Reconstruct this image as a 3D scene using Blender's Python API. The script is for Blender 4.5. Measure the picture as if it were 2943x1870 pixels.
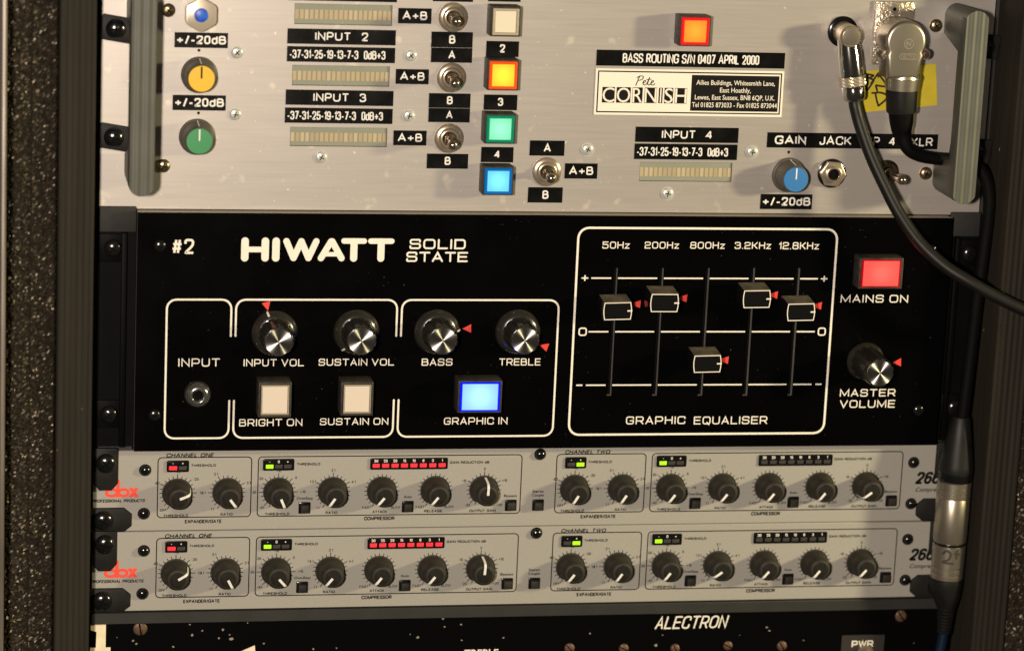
import bpy, bmesh, math, random
from mathutils import Vector, Matrix
random.seed(7)
rad = math.radians
MM = 0.001
for o in list(bpy.data.objects):
    bpy.data.objects.remove(o)
scene = bpy.context.scene
C = scene.collection

# ------------------------------------------------------------------ camera
CAM = Vector((-327.37, -1536.56, 486.84))
YAW, PITCH, ROLL, FPX = 0.197386, -0.228385, -0.04521, 8660.17
PW, PH = 2943.0, 1870.0


def cam_rot():
    cy, sy = math.cos(YAW), math.sin(YAW)
    cp, sp = math.cos(PITCH), math.sin(PITCH)
    cr, sr = math.cos(ROLL), math.sin(ROLL)
    Rz = Matrix(((cy, sy, 0), (-sy, cy, 0), (0, 0, 1)))
    Rx = Matrix(((1, 0, 0), (0, cp, -sp), (0, sp, cp)))
    Ry = Matrix(((cr, 0, sr), (0, 1, 0), (-sr, 0, cr)))
    return Rz @ Rx @ Ry


R3 = cam_rot()
cam_data = bpy.data.cameras.new('camera')
cam = bpy.data.objects.new('camera', cam_data)
C.objects.link(cam)
m3 = Matrix((R3.col[0], R3.col[2], -R3.col[1])).transposed()
cam.matrix_world = Matrix.Translation(CAM * MM) @ m3.to_4x4()
cam_data.sensor_width = 36
cam_data.lens = FPX / PW * 36
cam_data.clip_start = 0.02
cam_data.clip_end = 50
cam_data.dof.use_dof = True
cam_data.dof.focus_distance = 1.60
cam_data.dof.aperture_fstop = 6.5
scene.camera = cam

# ------------------------------------------------------------------ light
w = bpy.data.worlds.new('World')
scene.world = w
w.use_nodes = True
bg = w.node_tree.nodes['Background']
bg.inputs[0].default_value = (1.0, 0.88, 0.70, 1)
bg.inputs[1].default_value = 0.035


def point(name, loc, power, col, radius):
    l = bpy.data.lights.new(name, 'POINT')
    l.energy = power
    l.color = col
    l.shadow_soft_size = radius
    o = bpy.data.objects.new(name, l)
    o.location = Vector(loc) * MM
    C.objects.link(o)


# lamp beside the photographer, and a stage lamp low on the right
point('camera_side_lamp', (-480, -1500, 470), 97, (1.0, 0.86, 0.73), 0.035)
point('stage_lamp_right', (1250, -680, 430), 78, (1.0, 0.87, 0.52), 0.06)

scene.view_settings.view_transform = 'Standard'
scene.view_settings.look = 'None'
scene.view_settings.exposure = 0.0
scene.view_settings.gamma = 1.0

# ------------------------------------------------------------------ measuring helper: a point of the photograph on a plane y = Y (mm)
ZN = {'O': (0, 0, 1), '1': (0, 0, 2.55), '2': (750, 0, 2.55), '3': (1500, 0, 2.4675), '4': (2200, 0, 2.4684),
      '5': (250, 580, 2.1253), '6': (950, 580, 2.1253), '7': (1600, 600, 2.1859), '8': (2300, 560, 2.390),
      'A': (230, 1270, 3), 'B': (850, 1270, 3), 'C': (1450, 1270, 3), 'D': (2050, 1270, 2.55),
      'E': (0, 1100, 1.988), 'F': (200, 1700, 2.189), 'G': (1250, 1700, 2.189), 'H': (2600, 1150, 2.1253),
      'J': (2380, 0, 4.78)}


def P3(tag, x, y, Y=0.0):
    ox, oy, s = ZN[tag]
    u, v = ox + x / s, oy + y / s
    d = R3 @ Vector(((u - PW / 2) / FPX, 1.0, -(v - PH / 2) / FPX))
    t = (Y - CAM.y) / d.y
    return CAM + d * t


def P(tag, x, y, Y=0.0):
    p = P3(tag, x, y, Y)
    return p.x, p.z


def RECT(tag, x0, y0, x1, y1, Y=0.0):
    """centre and size (mm) of an upright rectangle seen at x0..x1, y0..y1"""
    xc, yc = (x0 + x1) / 2, (y0 + y1) / 2
    c = P(tag, xc, yc, Y)
    a, b = P3(tag, x0, yc, Y), P3(tag, x1, yc, Y)
    e, f = P3(tag, xc, y0, Y), P3(tag, xc, y1, Y)
    return c[0], c[1], (b - a).length, (e - f).length


# ------------------------------------------------------------------ materials
def mat(name, col, rough=0.5, metal=0.0, spec=0.5, var=None, bump=None, emit=None, est=0.0, coat=0.0, stretch=(1, 1, 1), rvar=None):
    m = bpy.data.materials.new(name)
    m.use_nodes = True
    nt = m.node_tree
    b = nt.nodes['Principled BSDF']
    b.inputs['Base Color'].default_value = (*col, 1)
    b.inputs['Roughness'].default_value = rough
    b.inputs['Metallic'].default_value = metal
    b.inputs['Specular IOR Level'].default_value = spec
    b.inputs['Coat Weight'].default_value = coat
    if emit:
        b.inputs['Emission Color'].default_value = (*emit, 1)
        b.inputs['Emission Strength'].default_value = est
    if var or bump or rvar:
        tc = nt.nodes.new('ShaderNodeTexCoord')
        mp = nt.nodes.new('ShaderNodeMapping')
        mp.inputs['Scale'].default_value = stretch
        nt.links.new(tc.outputs['Object'], mp.inputs[0])

        def noise(scale, detail=4):
            n = nt.nodes.new('ShaderNodeTexNoise')
            n.inputs['Scale'].default_value = scale
            n.inputs['Detail'].default_value = detail
            nt.links.new(mp.outputs[0], n.inputs['Vector'])
            return n
        if var:
            n = noise(var[0])
            r = nt.nodes.new('ShaderNodeMapRange')
            r.inputs['From Min'].default_value = 0.3
            r.inputs['From Max'].default_value = 0.7
            r.inputs['To Min'].default_value = 1 - var[1]
            r.inputs['To Max'].default_value = 1 + var[1]
            nt.links.new(n.outputs[0], r.inputs[0])
            mx = nt.nodes.new('ShaderNodeMix')
            mx.data_type = 'RGBA'
            mx.blend_type = 'MULTIPLY'
            mx.inputs[0].default_value = 1
            mx.inputs[6].default_value = (*col, 1)
            nt.links.new(r.outputs[0], mx.inputs[7])
            nt.links.new(mx.outputs[2], b.inputs['Base Color'])
        if rvar:
            n = noise(rvar[0])
            r = nt.nodes.new('ShaderNodeMapRange')
            r.inputs['From Min'].default_value = 0.3
            r.inputs['From Max'].default_value = 0.7
            r.inputs['To Min'].default_value = max(0.02, rough - rvar[1])
            r.inputs['To Max'].default_value = rough + rvar[1]
            nt.links.new(n.outputs[0], r.inputs[0])
            nt.links.new(r.outputs[0], b.inputs['Roughness'])
        if bump:
            n = noise(bump[0], 3)
            bp = nt.nodes.new('ShaderNodeBump')
            bp.inputs['Strength'].default_value = bump[1]
            bp.inputs['Distance'].default_value = bump[2] * MM
            nt.links.new(n.outputs[0], bp.inputs['Height'])
            nt.links.new(bp.outputs[0], b.inputs['Normal'])
    return m


def speckled(m, scale, lo, hi, col, rough=None):
    """adds small irregular spots of another colour on top of a material's colour (wear, dirt, chips)"""
    nt = m.node_tree
    b = nt.nodes['Principled BSDF']
    tc = nt.nodes.new('ShaderNodeTexCoord')
    n = nt.nodes.new('ShaderNodeTexNoise')
    n.inputs['Scale'].default_value = scale
    n.inputs['Detail'].default_value = 2.5
    nt.links.new(tc.outputs['Object'], n.inputs['Vector'])
    r = nt.nodes.new('ShaderNodeMapRange')
    r.inputs['From Min'].default_value = lo
    r.inputs['From Max'].default_value = hi
    nt.links.new(n.outputs[0], r.inputs[0])
    mx = nt.nodes.new('ShaderNodeMix')
    mx.data_type = 'RGBA'
    nt.links.new(r.outputs[0], mx.inputs[0])
    inp = b.inputs['Base Color']
    if inp.is_linked:
        nt.links.new(inp.links[0].from_socket, mx.inputs[6])
    else:
        mx.inputs[6].default_value = inp.default_value
    mx.inputs[7].default_value = (*col, 1)
    nt.links.new(mx.outputs[2], inp)
    return m


M = {}
M['alu'] = mat('brushed_aluminium', (0.49, 0.455, 0.415), 0.40, 0.55, 0.5, var=(60, 0.025), rvar=(30, 0.02), bump=(90, 0.07, 0.02), stretch=(0.6, 1, 22))
speckled(M['alu'], 95, 0.64, 0.74, (0.64, 0.58, 0.49))
speckled(M['alu'], 340, 0.69, 0.75, (0.76, 0.71, 0.63))
M['handle'] = mat('grey_anodised_handle', (0.085, 0.087, 0.071), 0.52, 0.35, 0.5, var=(60, 0.08))
M['tape'] = mat('black_label_tape', (0.003, 0.003, 0.0028), 0.34, 0, .16, var=(200, 0.4), rvar=(90, 0.08))
M['white'] = mat('white_lettering', (0.74, 0.72, 0.67), 0.5, var=(400, 0.08))
M['cream'] = mat('cream_lettering', (0.82, 0.77, 0.66), 0.55, var=(500, 0.06))
M['ink'] = mat('dark_print', (0.007, 0.0065, 0.006), 0.65, 0, .12)
M['redink'] = mat('red_print', (0.85, 0.07, 0.04), 0.5)
M['redmark'] = mat('red_marker', (0.72, 0.05, 0.035), 0.45)
M['nickel'] = mat('worn_nickel', (0.50, 0.42, 0.31), 0.26, 0.72, rvar=(300, 0.05))
M['nickeldark'] = mat('dark_nickel', (0.28, 0.22, 0.15), 0.28, 1.0, rvar=(300, 0.08))
M['lever'] = mat('lever_nickel', (0.40, 0.33, 0.25), 0.16, 0.92)
M['chrome'] = mat('chrome', (0.60, 0.58, 0.54), 0.10, 1.0)
M['socketchrome'] = mat('socket_chrome', (0.55, 0.54, 0.51), 0.16, 0.95)
M['satin'] = mat('satin_nickel', (0.40, 0.36, 0.285), 0.33, 0.85, bump=(900, 0.12, 0.05), var=(80, 0.08))
M['cast'] = mat('cast_nickel', (0.45, 0.39, 0.30), 0.28, 0.7, bump=(620, 1.0, 0.55))
M['zinc'] = mat('zinc_screw', (0.66, 0.66, 0.60), 0.28, 0.45)
M['brass'] = mat('brass_screw', (0.34, 0.27, 0.16), 0.28, 0.95, var=(500, 0.25))
M['copper'] = mat('copper_screw', (0.13, 0.075, 0.045), 0.5, 0.4, var=(600, 0.3))
M['blackscrew'] = mat('black_screw', (0.006, 0.006, 0.006), 0.19, 0.0, 0.8)
M['nutsteel'] = mat('nut_steel', (0.46, 0.40, 0.32), 0.36, 0.4)
M['lightsatin'] = mat('lightened_satin', (0.52, 0.465, 0.37), 0.28, 0.6)  # paler satin; on the flat emblem lines it paints light on raised edges
M['fadedmarker'] = mat('faded_marker', (0.035, 0.028, 0.022), 0.6)
M['black'] = mat('black_plastic', (0.0075, 0.0075, 0.0068), 0.5, 0, .3, var=(150, 0.3))
M['blackgloss'] = mat('black_gloss_plastic', (0.006, 0.006, 0.006), 0.18, 0.0, 0.45)
M['skirt'] = mat('smoky_skirt', (0.020, 0.018, 0.0135), 0.24, 0.0, 0.7, coat=0.5)
M['fluted'] = mat('fluted_black', (0.020, 0.018, 0.014), 0.22, 0.0, 0.6)
M['dusty'] = mat('dusty_black_plastic', (0.085, 0.07, 0.045), 0.8, var=(160, 0.5), bump=(900, 0.3, 0.1))
M['house'] = mat('switch_housing', (0.038, 0.033, 0.026), 0.6, 0, .3, var=(300, 0.35))
M['knobgrey'] = mat('knob_body', (0.080, 0.069, 0.053), 0.48, var=(220, 0.2))
M['rubber'] = mat('rubber_knob', (0.024, 0.021, 0.0145), 0.6, 0, .28, var=(250, 0.35))
M['rubbertop'] = mat('rubber_knob_top', (0.0115, 0.0105, 0.008), 0.7, 0, .18, var=(350, 0.3))
M['hole'] = mat('dark_hole', (0.003, 0.003, 0.003), 0.7, 0, .05)
M['hiwatt'] = mat('black_gloss_panel', (0.0012, 0.0012, 0.0013), 0.32, 0.0, 0.035, rvar=(40, 0.06))
speckled(M['hiwatt'], 700, 0.755, 0.775, (0.05, 0.045, 0.036))
M['edge'] = mat('bare_panel_edge', (0.36, 0.32, 0.26), 0.5, 0.3)
M['slotedge'] = mat('slot_edge', (0.30, 0.29, 0.27), 0.45, 0.3)
M['ear'] = mat('dark_rack_ear', (0.0017, 0.0017, 0.0018), 0.55, 0, .07, var=(80, 0.3))
M['grit'] = mat('grey_cloth_patch', (0.014, 0.013, 0.011), 0.75, bump=(800, 0.4, 0.1), var=(300, 0.2))
M['plate'] = mat('black_cup_plate', (0.0105, 0.0098, 0.009), 0.55, 0, .2, var=(200, 0.25))
M['dbx'] = mat('silver_grey_paint', (0.345, 0.330, 0.290), 0.50, 0.10, 0.4, var=(900, 0.05), bump=(1800, 0.05, 0.03))
M['chassis'] = mat('chassis_steel', (0.03, 0.03, 0.03), 0.6, 0.3)
M['strip'] = mat('dark_grey_lip', (0.016, 0.0168, 0.014), 0.6, var=(60, 0.2))
M['alectron'] = mat('chipped_black_panel', (0.0015, 0.0015, 0.0015), 0.42, 0.0, 0.06)
M['rail'] = mat('rack_frame_paint', (0.0195, 0.0165, 0.0115), 0.7, 0, .18, var=(25, 0.22), stretch=(12, 12, 0.35), bump=(300, 0.35, 0.1))
speckled(M['rail'], 120, 0.745, 0.77, (0.30, 0.19, 0.06))
M['foam'] = mat('black_foam', (0.0215, 0.018, 0.013), 0.34, 0.0, 0.5)
M['foam'].node_tree.nodes['Principled BSDF'].inputs['Specular Tint'].default_value = (0.75, 0.62, 0.45, 1)
M['case'] = mat('case_aluminium_edge', (0.22, 0.19, 0.155), 0.45, 0.6, var=(60, 0.2), stretch=(5, 5, 0.5))
M['caseply'] = mat('case_plywood', (0.02, 0.018, 0.016), 0.6)
M['yellowtape'] = mat('yellow_tape', (0.56, 0.45, 0.025), 0.5, var=(60, 0.12), bump=(300, 0.2, 0.1))
M['marker'] = mat('black_marker', (0.014, 0.013, 0.012), 0.5)
M['cable'] = mat('black_cable', (0.007, 0.0067, 0.0055), 0.46, 0, .28, var=(120, 0.2))
M['cableshaded'] = mat('shaded_black_cable', (0.003, 0.003, 0.0028), 0.65, 0, .08)  # darker copy of the black cable, with shadow put into its colour
M['bluecable'] = mat('blue_cable', (0.003, 0.011, 0.030), 0.5, 0, .2)
M['blueplastic'] = mat('blue_plastic', (0.02, 0.10, 0.55), 0.4, var=(500, 0.3))
M['yellowcap'] = mat('yellow_cap', (0.80, 0.44, 0.018), 0.5)
M['greencap'] = mat('green_cap', (0.035, 0.24, 0.085), 0.5)
M['bluecap'] = mat('blue_cap', (0.025, 0.165, 0.42), 0.5)
M['meter'] = mat('meter_window', (0.26, 0.27, 0.215), 0.22, var=(60, 0.05))
M['segment'] = mat('meter_segment', (0.43, 0.335, 0.19), 0.4)
M['segment3'] = mat('meter_segment_pale', (0.47, 0.38, 0.235), 0.4)
M['segment2'] = mat('meter_segment_dull', (0.385, 0.305, 0.18), 0.4)
M['unlit'] = mat('unlit_lens', (0.68, 0.62, 0.48), 0.4)
M['unlit2'] = mat('unlit_lens_pink', (0.66, 0.575, 0.48), 0.4)
M['clear'] = mat('clear_rim', (0.40, 0.35, 0.26), 0.2, 0.0, 0.6)
M['ledoff'] = mat('led_off', (0.045, 0.04, 0.035), 0.4)
M['ledred'] = mat('led_red', (0.5, 0.02, 0.02), 0.4, emit=(1.0, 0.022, 0.04), est=0.95)
M['ledgreen'] = mat('led_green', (0.2, 0.4, 0.01), 0.4, emit=(0.42, 0.92, 0.012), est=0.95)
M['serial'] = mat('white_plate', (0.80, 0.745, 0.635), 0.45)
M['pwr'] = mat('brown_label', (0.026, 0.022, 0.019), 0.5)
M['chip'] = mat('bare_chip', (0.26, 0.225, 0.165), 0.7)
M['paper'] = mat('cream_numeral', (0.80, 0.70, 0.48), 0.6, var=(150, 0.12))


def glow(name, centre, rim, s1, s2, size):
    """a lamp lens: brightest over the bulb, falling off towards its rim (size in mm)"""
    out = []
    for nm, col, s in ((name + '_lens', centre, s1), (name + '_rim', rim, s2)):
        m = mat(nm, tuple(min(0.6, c * 0.16) for c in col), 0.3, 0, .3, emit=col, est=s)
        out.append(m)
    m = out[0]
    nt = m.node_tree
    b = nt.nodes['Principled BSDF']
    tc = nt.nodes.new('ShaderNodeTexCoord')
    ln = nt.nodes.new('ShaderNodeVectorMath')
    ln.operation = 'LENGTH'
    nt.links.new(tc.outputs['Object'], ln.inputs[0])
    r = nt.nodes.new('ShaderNodeMapRange')
    r.inputs['From Min'].default_value = 0
    r.inputs['From Max'].default_value = size * MM
    r.interpolation_type = 'SMOOTHSTEP'
    nt.links.new(ln.outputs['Value'], r.inputs[0])
    mx = nt.nodes.new('ShaderNodeMix')
    mx.data_type = 'RGBA'
    mx.inputs[6].default_value = (*centre, 1)
    mx.inputs[7].default_value = (*[c * 0.55 + q * 0.45 for c, q in zip(centre, rim)], 1)
    nt.links.new(r.outputs[0], mx.inputs[0])
    nt.links.new(mx.outputs[2], b.inputs['Emission Color'])
    return out


G_ORANGE = glow('orange', (1.0, 0.82, 0.05), (1.0, 0.085, 0.008), 1.0, 0.9, 8.5)
G_GREEN = glow('green', (0.34, 1.0, 0.62), (0.0, 0.34, 0.16), 1.0, 0.5, 7.5)
G_BLUE = glow('blue', (0.24, 0.86, 1.0), (0.0, 0.20, 0.62), 1.0, 0.5, 7.5)
G_RED = glow('red', (1.0, 0.40, 0.035), (0.95, 0.012, 0.015), 1.0, 0.8, 8)
G_MAINS = glow('mains', (1.0, 0.17, 0.13), (0.80, 0.0, 0.01), 1.0, 0.55, 9.5)
G_GRAPHIC = glow('graphic', (0.46, 0.90, 1.0), (0.0, 0.01, 1.0), 1.05, 1.0, 12)


def spun_metal():
    m = bpy.data.materials.new('turned_aluminium')
    m.use_nodes = True
    nt = m.node_tree
    b = nt.nodes['Principled BSDF']
    b.inputs['Base Color'].default_value = (0.62, 0.60, 0.57, 1)
    b.inputs['Metallic'].default_value = 1
    b.inputs['Roughness'].default_value = 0.35
    b.inputs['Anisotropic'].default_value = 1.0
    t = nt.nodes.new('ShaderNodeTangent')
    t.direction_type = 'RADIAL'
    t.axis = 'Y'
    nt.links.new(t.outputs[0], b.inputs['Tangent'])
    return m


M['spun'] = spun_metal()


# ------------------------------------------------------------------ mesh helpers (all in mm; x right, y into the rack, z up)
def mesh(name, geo, mats, smooth=38):
    v, f = geo[0], geo[1]
    me = bpy.data.meshes.new(name)
    me.from_pydata([(a * MM, b * MM, c * MM) for a, b, c in v], [], f)
    bm = bmesh.new()
    bm.from_mesh(me)
    bmesh.ops.recalc_face_normals(bm, faces=bm.faces)
    bm.to_mesh(me)
    bm.free()
    if not isinstance(mats, (list, tuple)):
        mats = [mats]
    for m in mats:
        me.materials.append(M[m] if isinstance(m, str) else m)
    if len(geo) > 2:
        me.polygons.foreach_set('material_index', geo[2])
    if smooth:
        me.polygons.foreach_set('use_smooth', [True] * len(me.polygons))
        me.set_sharp_from_angle(angle=rad(smooth))
    me.update()
    return me


WL = {}


def link(name, data, loc, parent=None, rot=None):
    o = bpy.data.objects.new(name, data)
    C.objects.link(o)
    loc = Vector(loc)
    WL[o.name] = loc
    if parent is not None:
        o.parent = parent
        o.location = (loc - WL[parent.name]) * MM
    else:
        o.location = loc * MM
    if rot is not None:
        o.rotation_euler = rot
    return o


def add(name, geo, mats, loc, parent=None, rot=None, smooth=38):
    me = geo if isinstance(geo, bpy.types.Mesh) else mesh(name, geo, mats, smooth)
    return link(name, me, loc, parent, rot)


def thing(name, label, cat, loc, group=None):
    o = link(name, None, loc)
    o.empty_display_size = 0.02
    o['label'] = label
    o['category'] = cat
    if group:
        o['group'] = group
    return o


def join(*geos):
    v, f, mi, has = [], [], [], any(len(g) > 2 for g in geos)
    for g in geos:
        n = len(v)
        v += list(g[0])
        f += [tuple(i + n for i in q) for q in g[1]]
        mi += list(g[2]) if len(g) > 2 else [0] * len(g[1])
    return (v, f, mi) if has else (v, f)


def withmat(g, i):
    return (g[0], g[1], [i] * len(g[1]))


def shift(g, dx=0, dy=0, dz=0):
    return ([(a + dx, b + dy, c + dz) for a, b, c in g[0]],) + tuple(g[1:])


def roty(g, a):
    c, s = math.cos(a), math.sin(a)
    return ([(x * c + z * s, y, -x * s + z * c) for x, y, z in g[0]],) + tuple(g[1:])


def box(x0, x1, y0, y1, z0, z1):
    v = [(x0, y0, z0), (x1, y0, z0), (x1, y1, z0), (x0, y1, z0), (x0, y0, z1), (x1, y0, z1), (x1, y1, z1), (x0, y1, z1)]
    f = [(0, 1, 5, 4), (1, 2, 6, 5), (2, 3, 7, 6), (3, 0, 4, 7), (4, 5, 6, 7), (3, 2, 1, 0)]
    return v, f


def bbox(x0, x1, y0, y1, z0, z1, bev, seg=2):
    g = box(x0, x1, y0, y1, z0, z1)
    bm = bmesh.new()
    vs = [bm.verts.new(p) for p in g[0]]
    for q in g[1]:
        bm.faces.new([vs[i] for i in q])
    bmesh.ops.bevel(bm, geom=bm.edges[:], offset=bev, segments=seg, affect='EDGES', profile=0.5)
    bm.verts.index_update()
    out = ([tuple(v.co) for v in bm.verts], [tuple(v.index for v in fc.verts) for fc in bm.faces])
    bm.free()
    return out


def lathe(prof, n=32, phase=0.0, mod=None):
    """profile of (radius, height out of the panel) turned about the y axis"""
    v, f, rings = [], [], []
    for r, d in prof:
        if r <= 1e-6:
            rings.append([len(v)])
            v.append((0, -d, 0))
        else:
            ring = []
            for k in range(n):
                a = phase + 2 * math.pi * k / n
                rr = r * (mod(k, d) if mod else 1)
                ring.append(len(v))
                v.append((rr * math.cos(a), -d, rr * math.sin(a)))
            rings.append(ring)
    for a, b in zip(rings, rings[1:]):
        if len(a) == 1 and len(b) == 1:
            continue
        for k in range(n):
            k2 = (k + 1) % n
            if len(a) == 1:
                f.append((a[0], b[k], b[k2]))
            elif len(b) == 1:
                f.append((a[k], a[k2], b[0]))
            else:
                f.append((a[k], a[k2], b[k2], b[k]))
    return v, f


def fillet(pts, closed=False, seg=5):
    """points (x, z[, r]) with rounded corners"""
    out, n = [], len(pts)
    for i, p in enumerate(pts):
        r = p[2] if len(p) > 2 else 0
        q = Vector((p[0], p[1]))
        if r <= 0 or (not closed and i in (0, n - 1)):
            out.append((q.x, q.y))
            continue
        a = Vector(pts[i - 1][:2]) - q
        b = Vector(pts[(i + 1) % n][:2]) - q
        rr = min(r, a.length * 0.499, b.length * 0.499)
        a, b = q + a.normalized() * rr, q + b.normalized() * rr
        for k in range(seg + 1):
            t = k / seg
            # quadratic arc bulged towards a circle
            w_ = 2 * t * (1 - t) * 0.80
            s_ = (1 - t) ** 2 + t ** 2 + w_
            pnt = (a * (1 - t) ** 2 + b * t ** 2 + q * w_) / s_
            out.append((pnt.x, pnt.y))
    return out


def ribbon(pts, wd, closed=False, y=0.0, cap=0):
    """flat printed line of width wd along pts (x, z); cap = number of segments of round ends"""
    v, f = [], []
    P_ = [Vector(p[:2]) for p in pts]
    clean = [P_[0]]
    for p in P_[1:]:
        if (p - clean[-1]).length > 1e-5:
            clean.append(p)
    if closed and (clean[0] - clean[-1]).length < 1e-5:
        clean.pop()
    P_, n = clean, len(clean)
    if n < 2:
        return v, f
    h = wd / 2
    for i in range(n):
        if closed or 0 < i < n - 1:
            a = (P_[i] - P_[i - 1]).normalized()
            b = (P_[(i + 1) % n] - P_[i]).normalized()
        elif i == 0:
            a = b = (P_[1] - P_[0]).normalized()
        else:
            a = b = (P_[-1] - P_[-2]).normalized()
        na, nb = Vector((-a.y, a.x)), Vector((-b.y, b.x))
        m = na + nb
        if m.length < 1e-4:
            m = na
        m.normalize()
        k = h / max(0.45, m.dot(na))
        p, q = P_[i] + m * k, P_[i] - m * k
        v += [(p.x, y, p.y), (q.x, y, q.y)]
    for i in range(n if closed else n - 1):
        j = (i + 1) % n
        f.append((2 * i, 2 * i + 1, 2 * j + 1, 2 * j))
    if cap and not closed:
        for end in (0, n - 1):
            d = (P_[1] - P_[0]) if end == 0 else (P_[-2] - P_[-1])
            d = -d.normalized()
            nrm = Vector((-d.y, d.x))
            ids = []
            base = len(v)
            for k in range(cap + 1):
                t = math.pi * k / cap
                p = P_[end] + nrm * h * math.cos(t) + d * h * math.sin(t)
                v.append((p.x, y, p.y))
                ids.append(base + k)
            f.append(tuple(ids))
    return v, f


def rrect(x0, z0, x1, z1, r):
    return fillet([(x0, z0, r), (x1, z0, r), (x1, z1, r), (x0, z1, r)], True, 6)


def prism(outline, yb, yf, bev=0.0, seg=2):
    """outline (x, z) extruded from y = yb (back) to y = yf (front, smaller y) with a rounded front edge"""
    n = len(outline)
    O_ = [Vector(p) for p in outline]
    area = sum(O_[i].x * O_[(i + 1) % n].y - O_[(i + 1) % n].x * O_[i].y for i in range(n))
    sgn = 1 if area > 0 else -1

    def inset(d):
        r = []
        for i in range(n):
            a = (O_[i] - O_[i - 1]).normalized()
            b = (O_[(i + 1) % n] - O_[i]).normalized()
            na, nb = Vector((-a.y, a.x)) * sgn, Vector((-b.y, b.x)) * sgn
            m = (na + nb)
            m = m.normalized() if m.length > 1e-4 else na
            r.append(O_[i] + m * d / max(0.5, m.dot(na)))
        return r
    rings = [(O_, yb)]
    if bev > 0:
        for k in range(seg + 1):
            t = k / seg * math.pi / 2
            rings.append((inset(bev * (1 - math.cos(t))), yf + bev * (1 - math.sin(t))))
    else:
        rings.append((O_, yf))
    v, f = [], []
    for pts, y in rings:
        v += [(p.x, y, p.y) for p in pts]
    for k in range(len(rings) - 1):
        for i in range(n):
            j = (i + 1) % n
            f.append((k * n + i, k * n + j, (k + 1) * n + j, (k + 1) * n + i))
    f.append(tuple(range(n)))
    f.append(tuple((len(rings) - 1) * n + i for i in range(n)))
    return v, f


def spline(pts, sub=8):
    P_ = [Vector(p) for p in pts]
    out = []
    for i in range(len(P_) - 1):
        p0, p1, p2, p3 = P_[max(i - 1, 0)], P_[i], P_[i + 1], P_[min(i + 2, len(P_) - 1)]
        for k in range(sub):
            t = k / sub
            out.append(0.5 * ((2 * p1) + (p2 - p0) * t + (2 * p0 - 5 * p1 + 4 * p2 - p3) * t * t + (3 * p1 - p0 - 3 * p2 + p3) * t ** 3))
    out.append(P_[-1])
    return out


def tube(path, radii, n=16, caps=True, mod=None):
    P_ = [Vector(p) for p in path]
    if not isinstance(radii, (list, tuple)):
        radii = [radii] * len(P_)
    v, f = [], []
    up = None
    for i, p in enumerate(P_):
        t = (P_[min(i + 1, len(P_) - 1)] - P_[max(i - 1, 0)])
        if t.length < 1e-9:
            t = Vector((0, 0, -1))
        t.normalize()
        if up is None:
            up = t.orthogonal().normalized()
        up = (up - t * up.dot(t)).normalized()
        s = t.cross(up)
        for k in range(n):
            a = 2 * math.pi * k / n
            r = radii[i] * (mod(i, k) if mod else 1)
            q = p + up * (r * math.cos(a)) + s * (r * math.sin(a))
            v.append(tuple(q))
    for i in range(len(P_) - 1):
        for k in range(n):
            k2 = (k + 1) % n
            f.append((i * n + k, i * n + k2, (i + 1) * n + k2, (i + 1) * n + k))
    if caps:
        f.append(tuple(range(n)))
        f.append(tuple((len(P_) - 1) * n + k for k in range(n)))
    return v, f


def rel(geo, loc):
    return shift(geo, -loc[0], -loc[1], -loc[2])


def holed_panel(x0, x1, z0, z1, yf, yb, holes):
    """plate with rectangular through-holes (hx0, hx1, hz0, hz1); hole walls carry material slot 1, outer rim slot 2"""
    xs = sorted(set([x0, x1] + [h[0] for h in holes] + [h[1] for h in holes]))
    zs = sorted(set([z0, z1] + [h[2] for h in holes] + [h[3] for h in holes]))
    idx, v, f, mi = {}, [], [], []

    def vid(x, y, z):
        k = (x, y, z)
        if k not in idx:
            idx[k] = len(v)
            v.append(k)
        return idx[k]

    def solid(i, j):
        if i < 0 or j < 0 or i >= len(xs) - 1 or j >= len(zs) - 1:
            return None
        cx, cz = (xs[i] + xs[i + 1]) / 2, (zs[j] + zs[j + 1]) / 2
        return not any(h[0] < cx < h[1] and h[2] < cz < h[3] for h in holes)
    for i in range(len(xs) - 1):
        for j in range(len(zs) - 1):
            if not solid(i, j):
                continue
            a, b, c, d = xs[i], xs[i + 1], zs[j], zs[j + 1]
            f.append((vid(a, yf, c), vid(b, yf, c), vid(b, yf, d), vid(a, yf, d)))
            mi.append(0)
            f.append((vid(a, yb, c), vid(a, yb, d), vid(b, yb, d), vid(b, yb, c)))
            mi.append(0)
            for (ni, nj, p, q) in ((i - 1, j, (a, c), (a, d)), (i + 1, j, (b, d), (b, c)), (i, j - 1, (b, c), (a, c)), (i, j + 1, (a, d), (b, d))):
                s = solid(ni, nj)
                if s is True:
                    continue
                f.append((vid(p[0], yf, p[1]), vid(q[0], yf, q[1]), vid(q[0], yb, q[1]), vid(p[0], yb, p[1])))
                mi.append(2 if s is None else 1)
    return v, f, mi


# ------------------------------------------------------------------ lettering
_cap = {}


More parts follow.
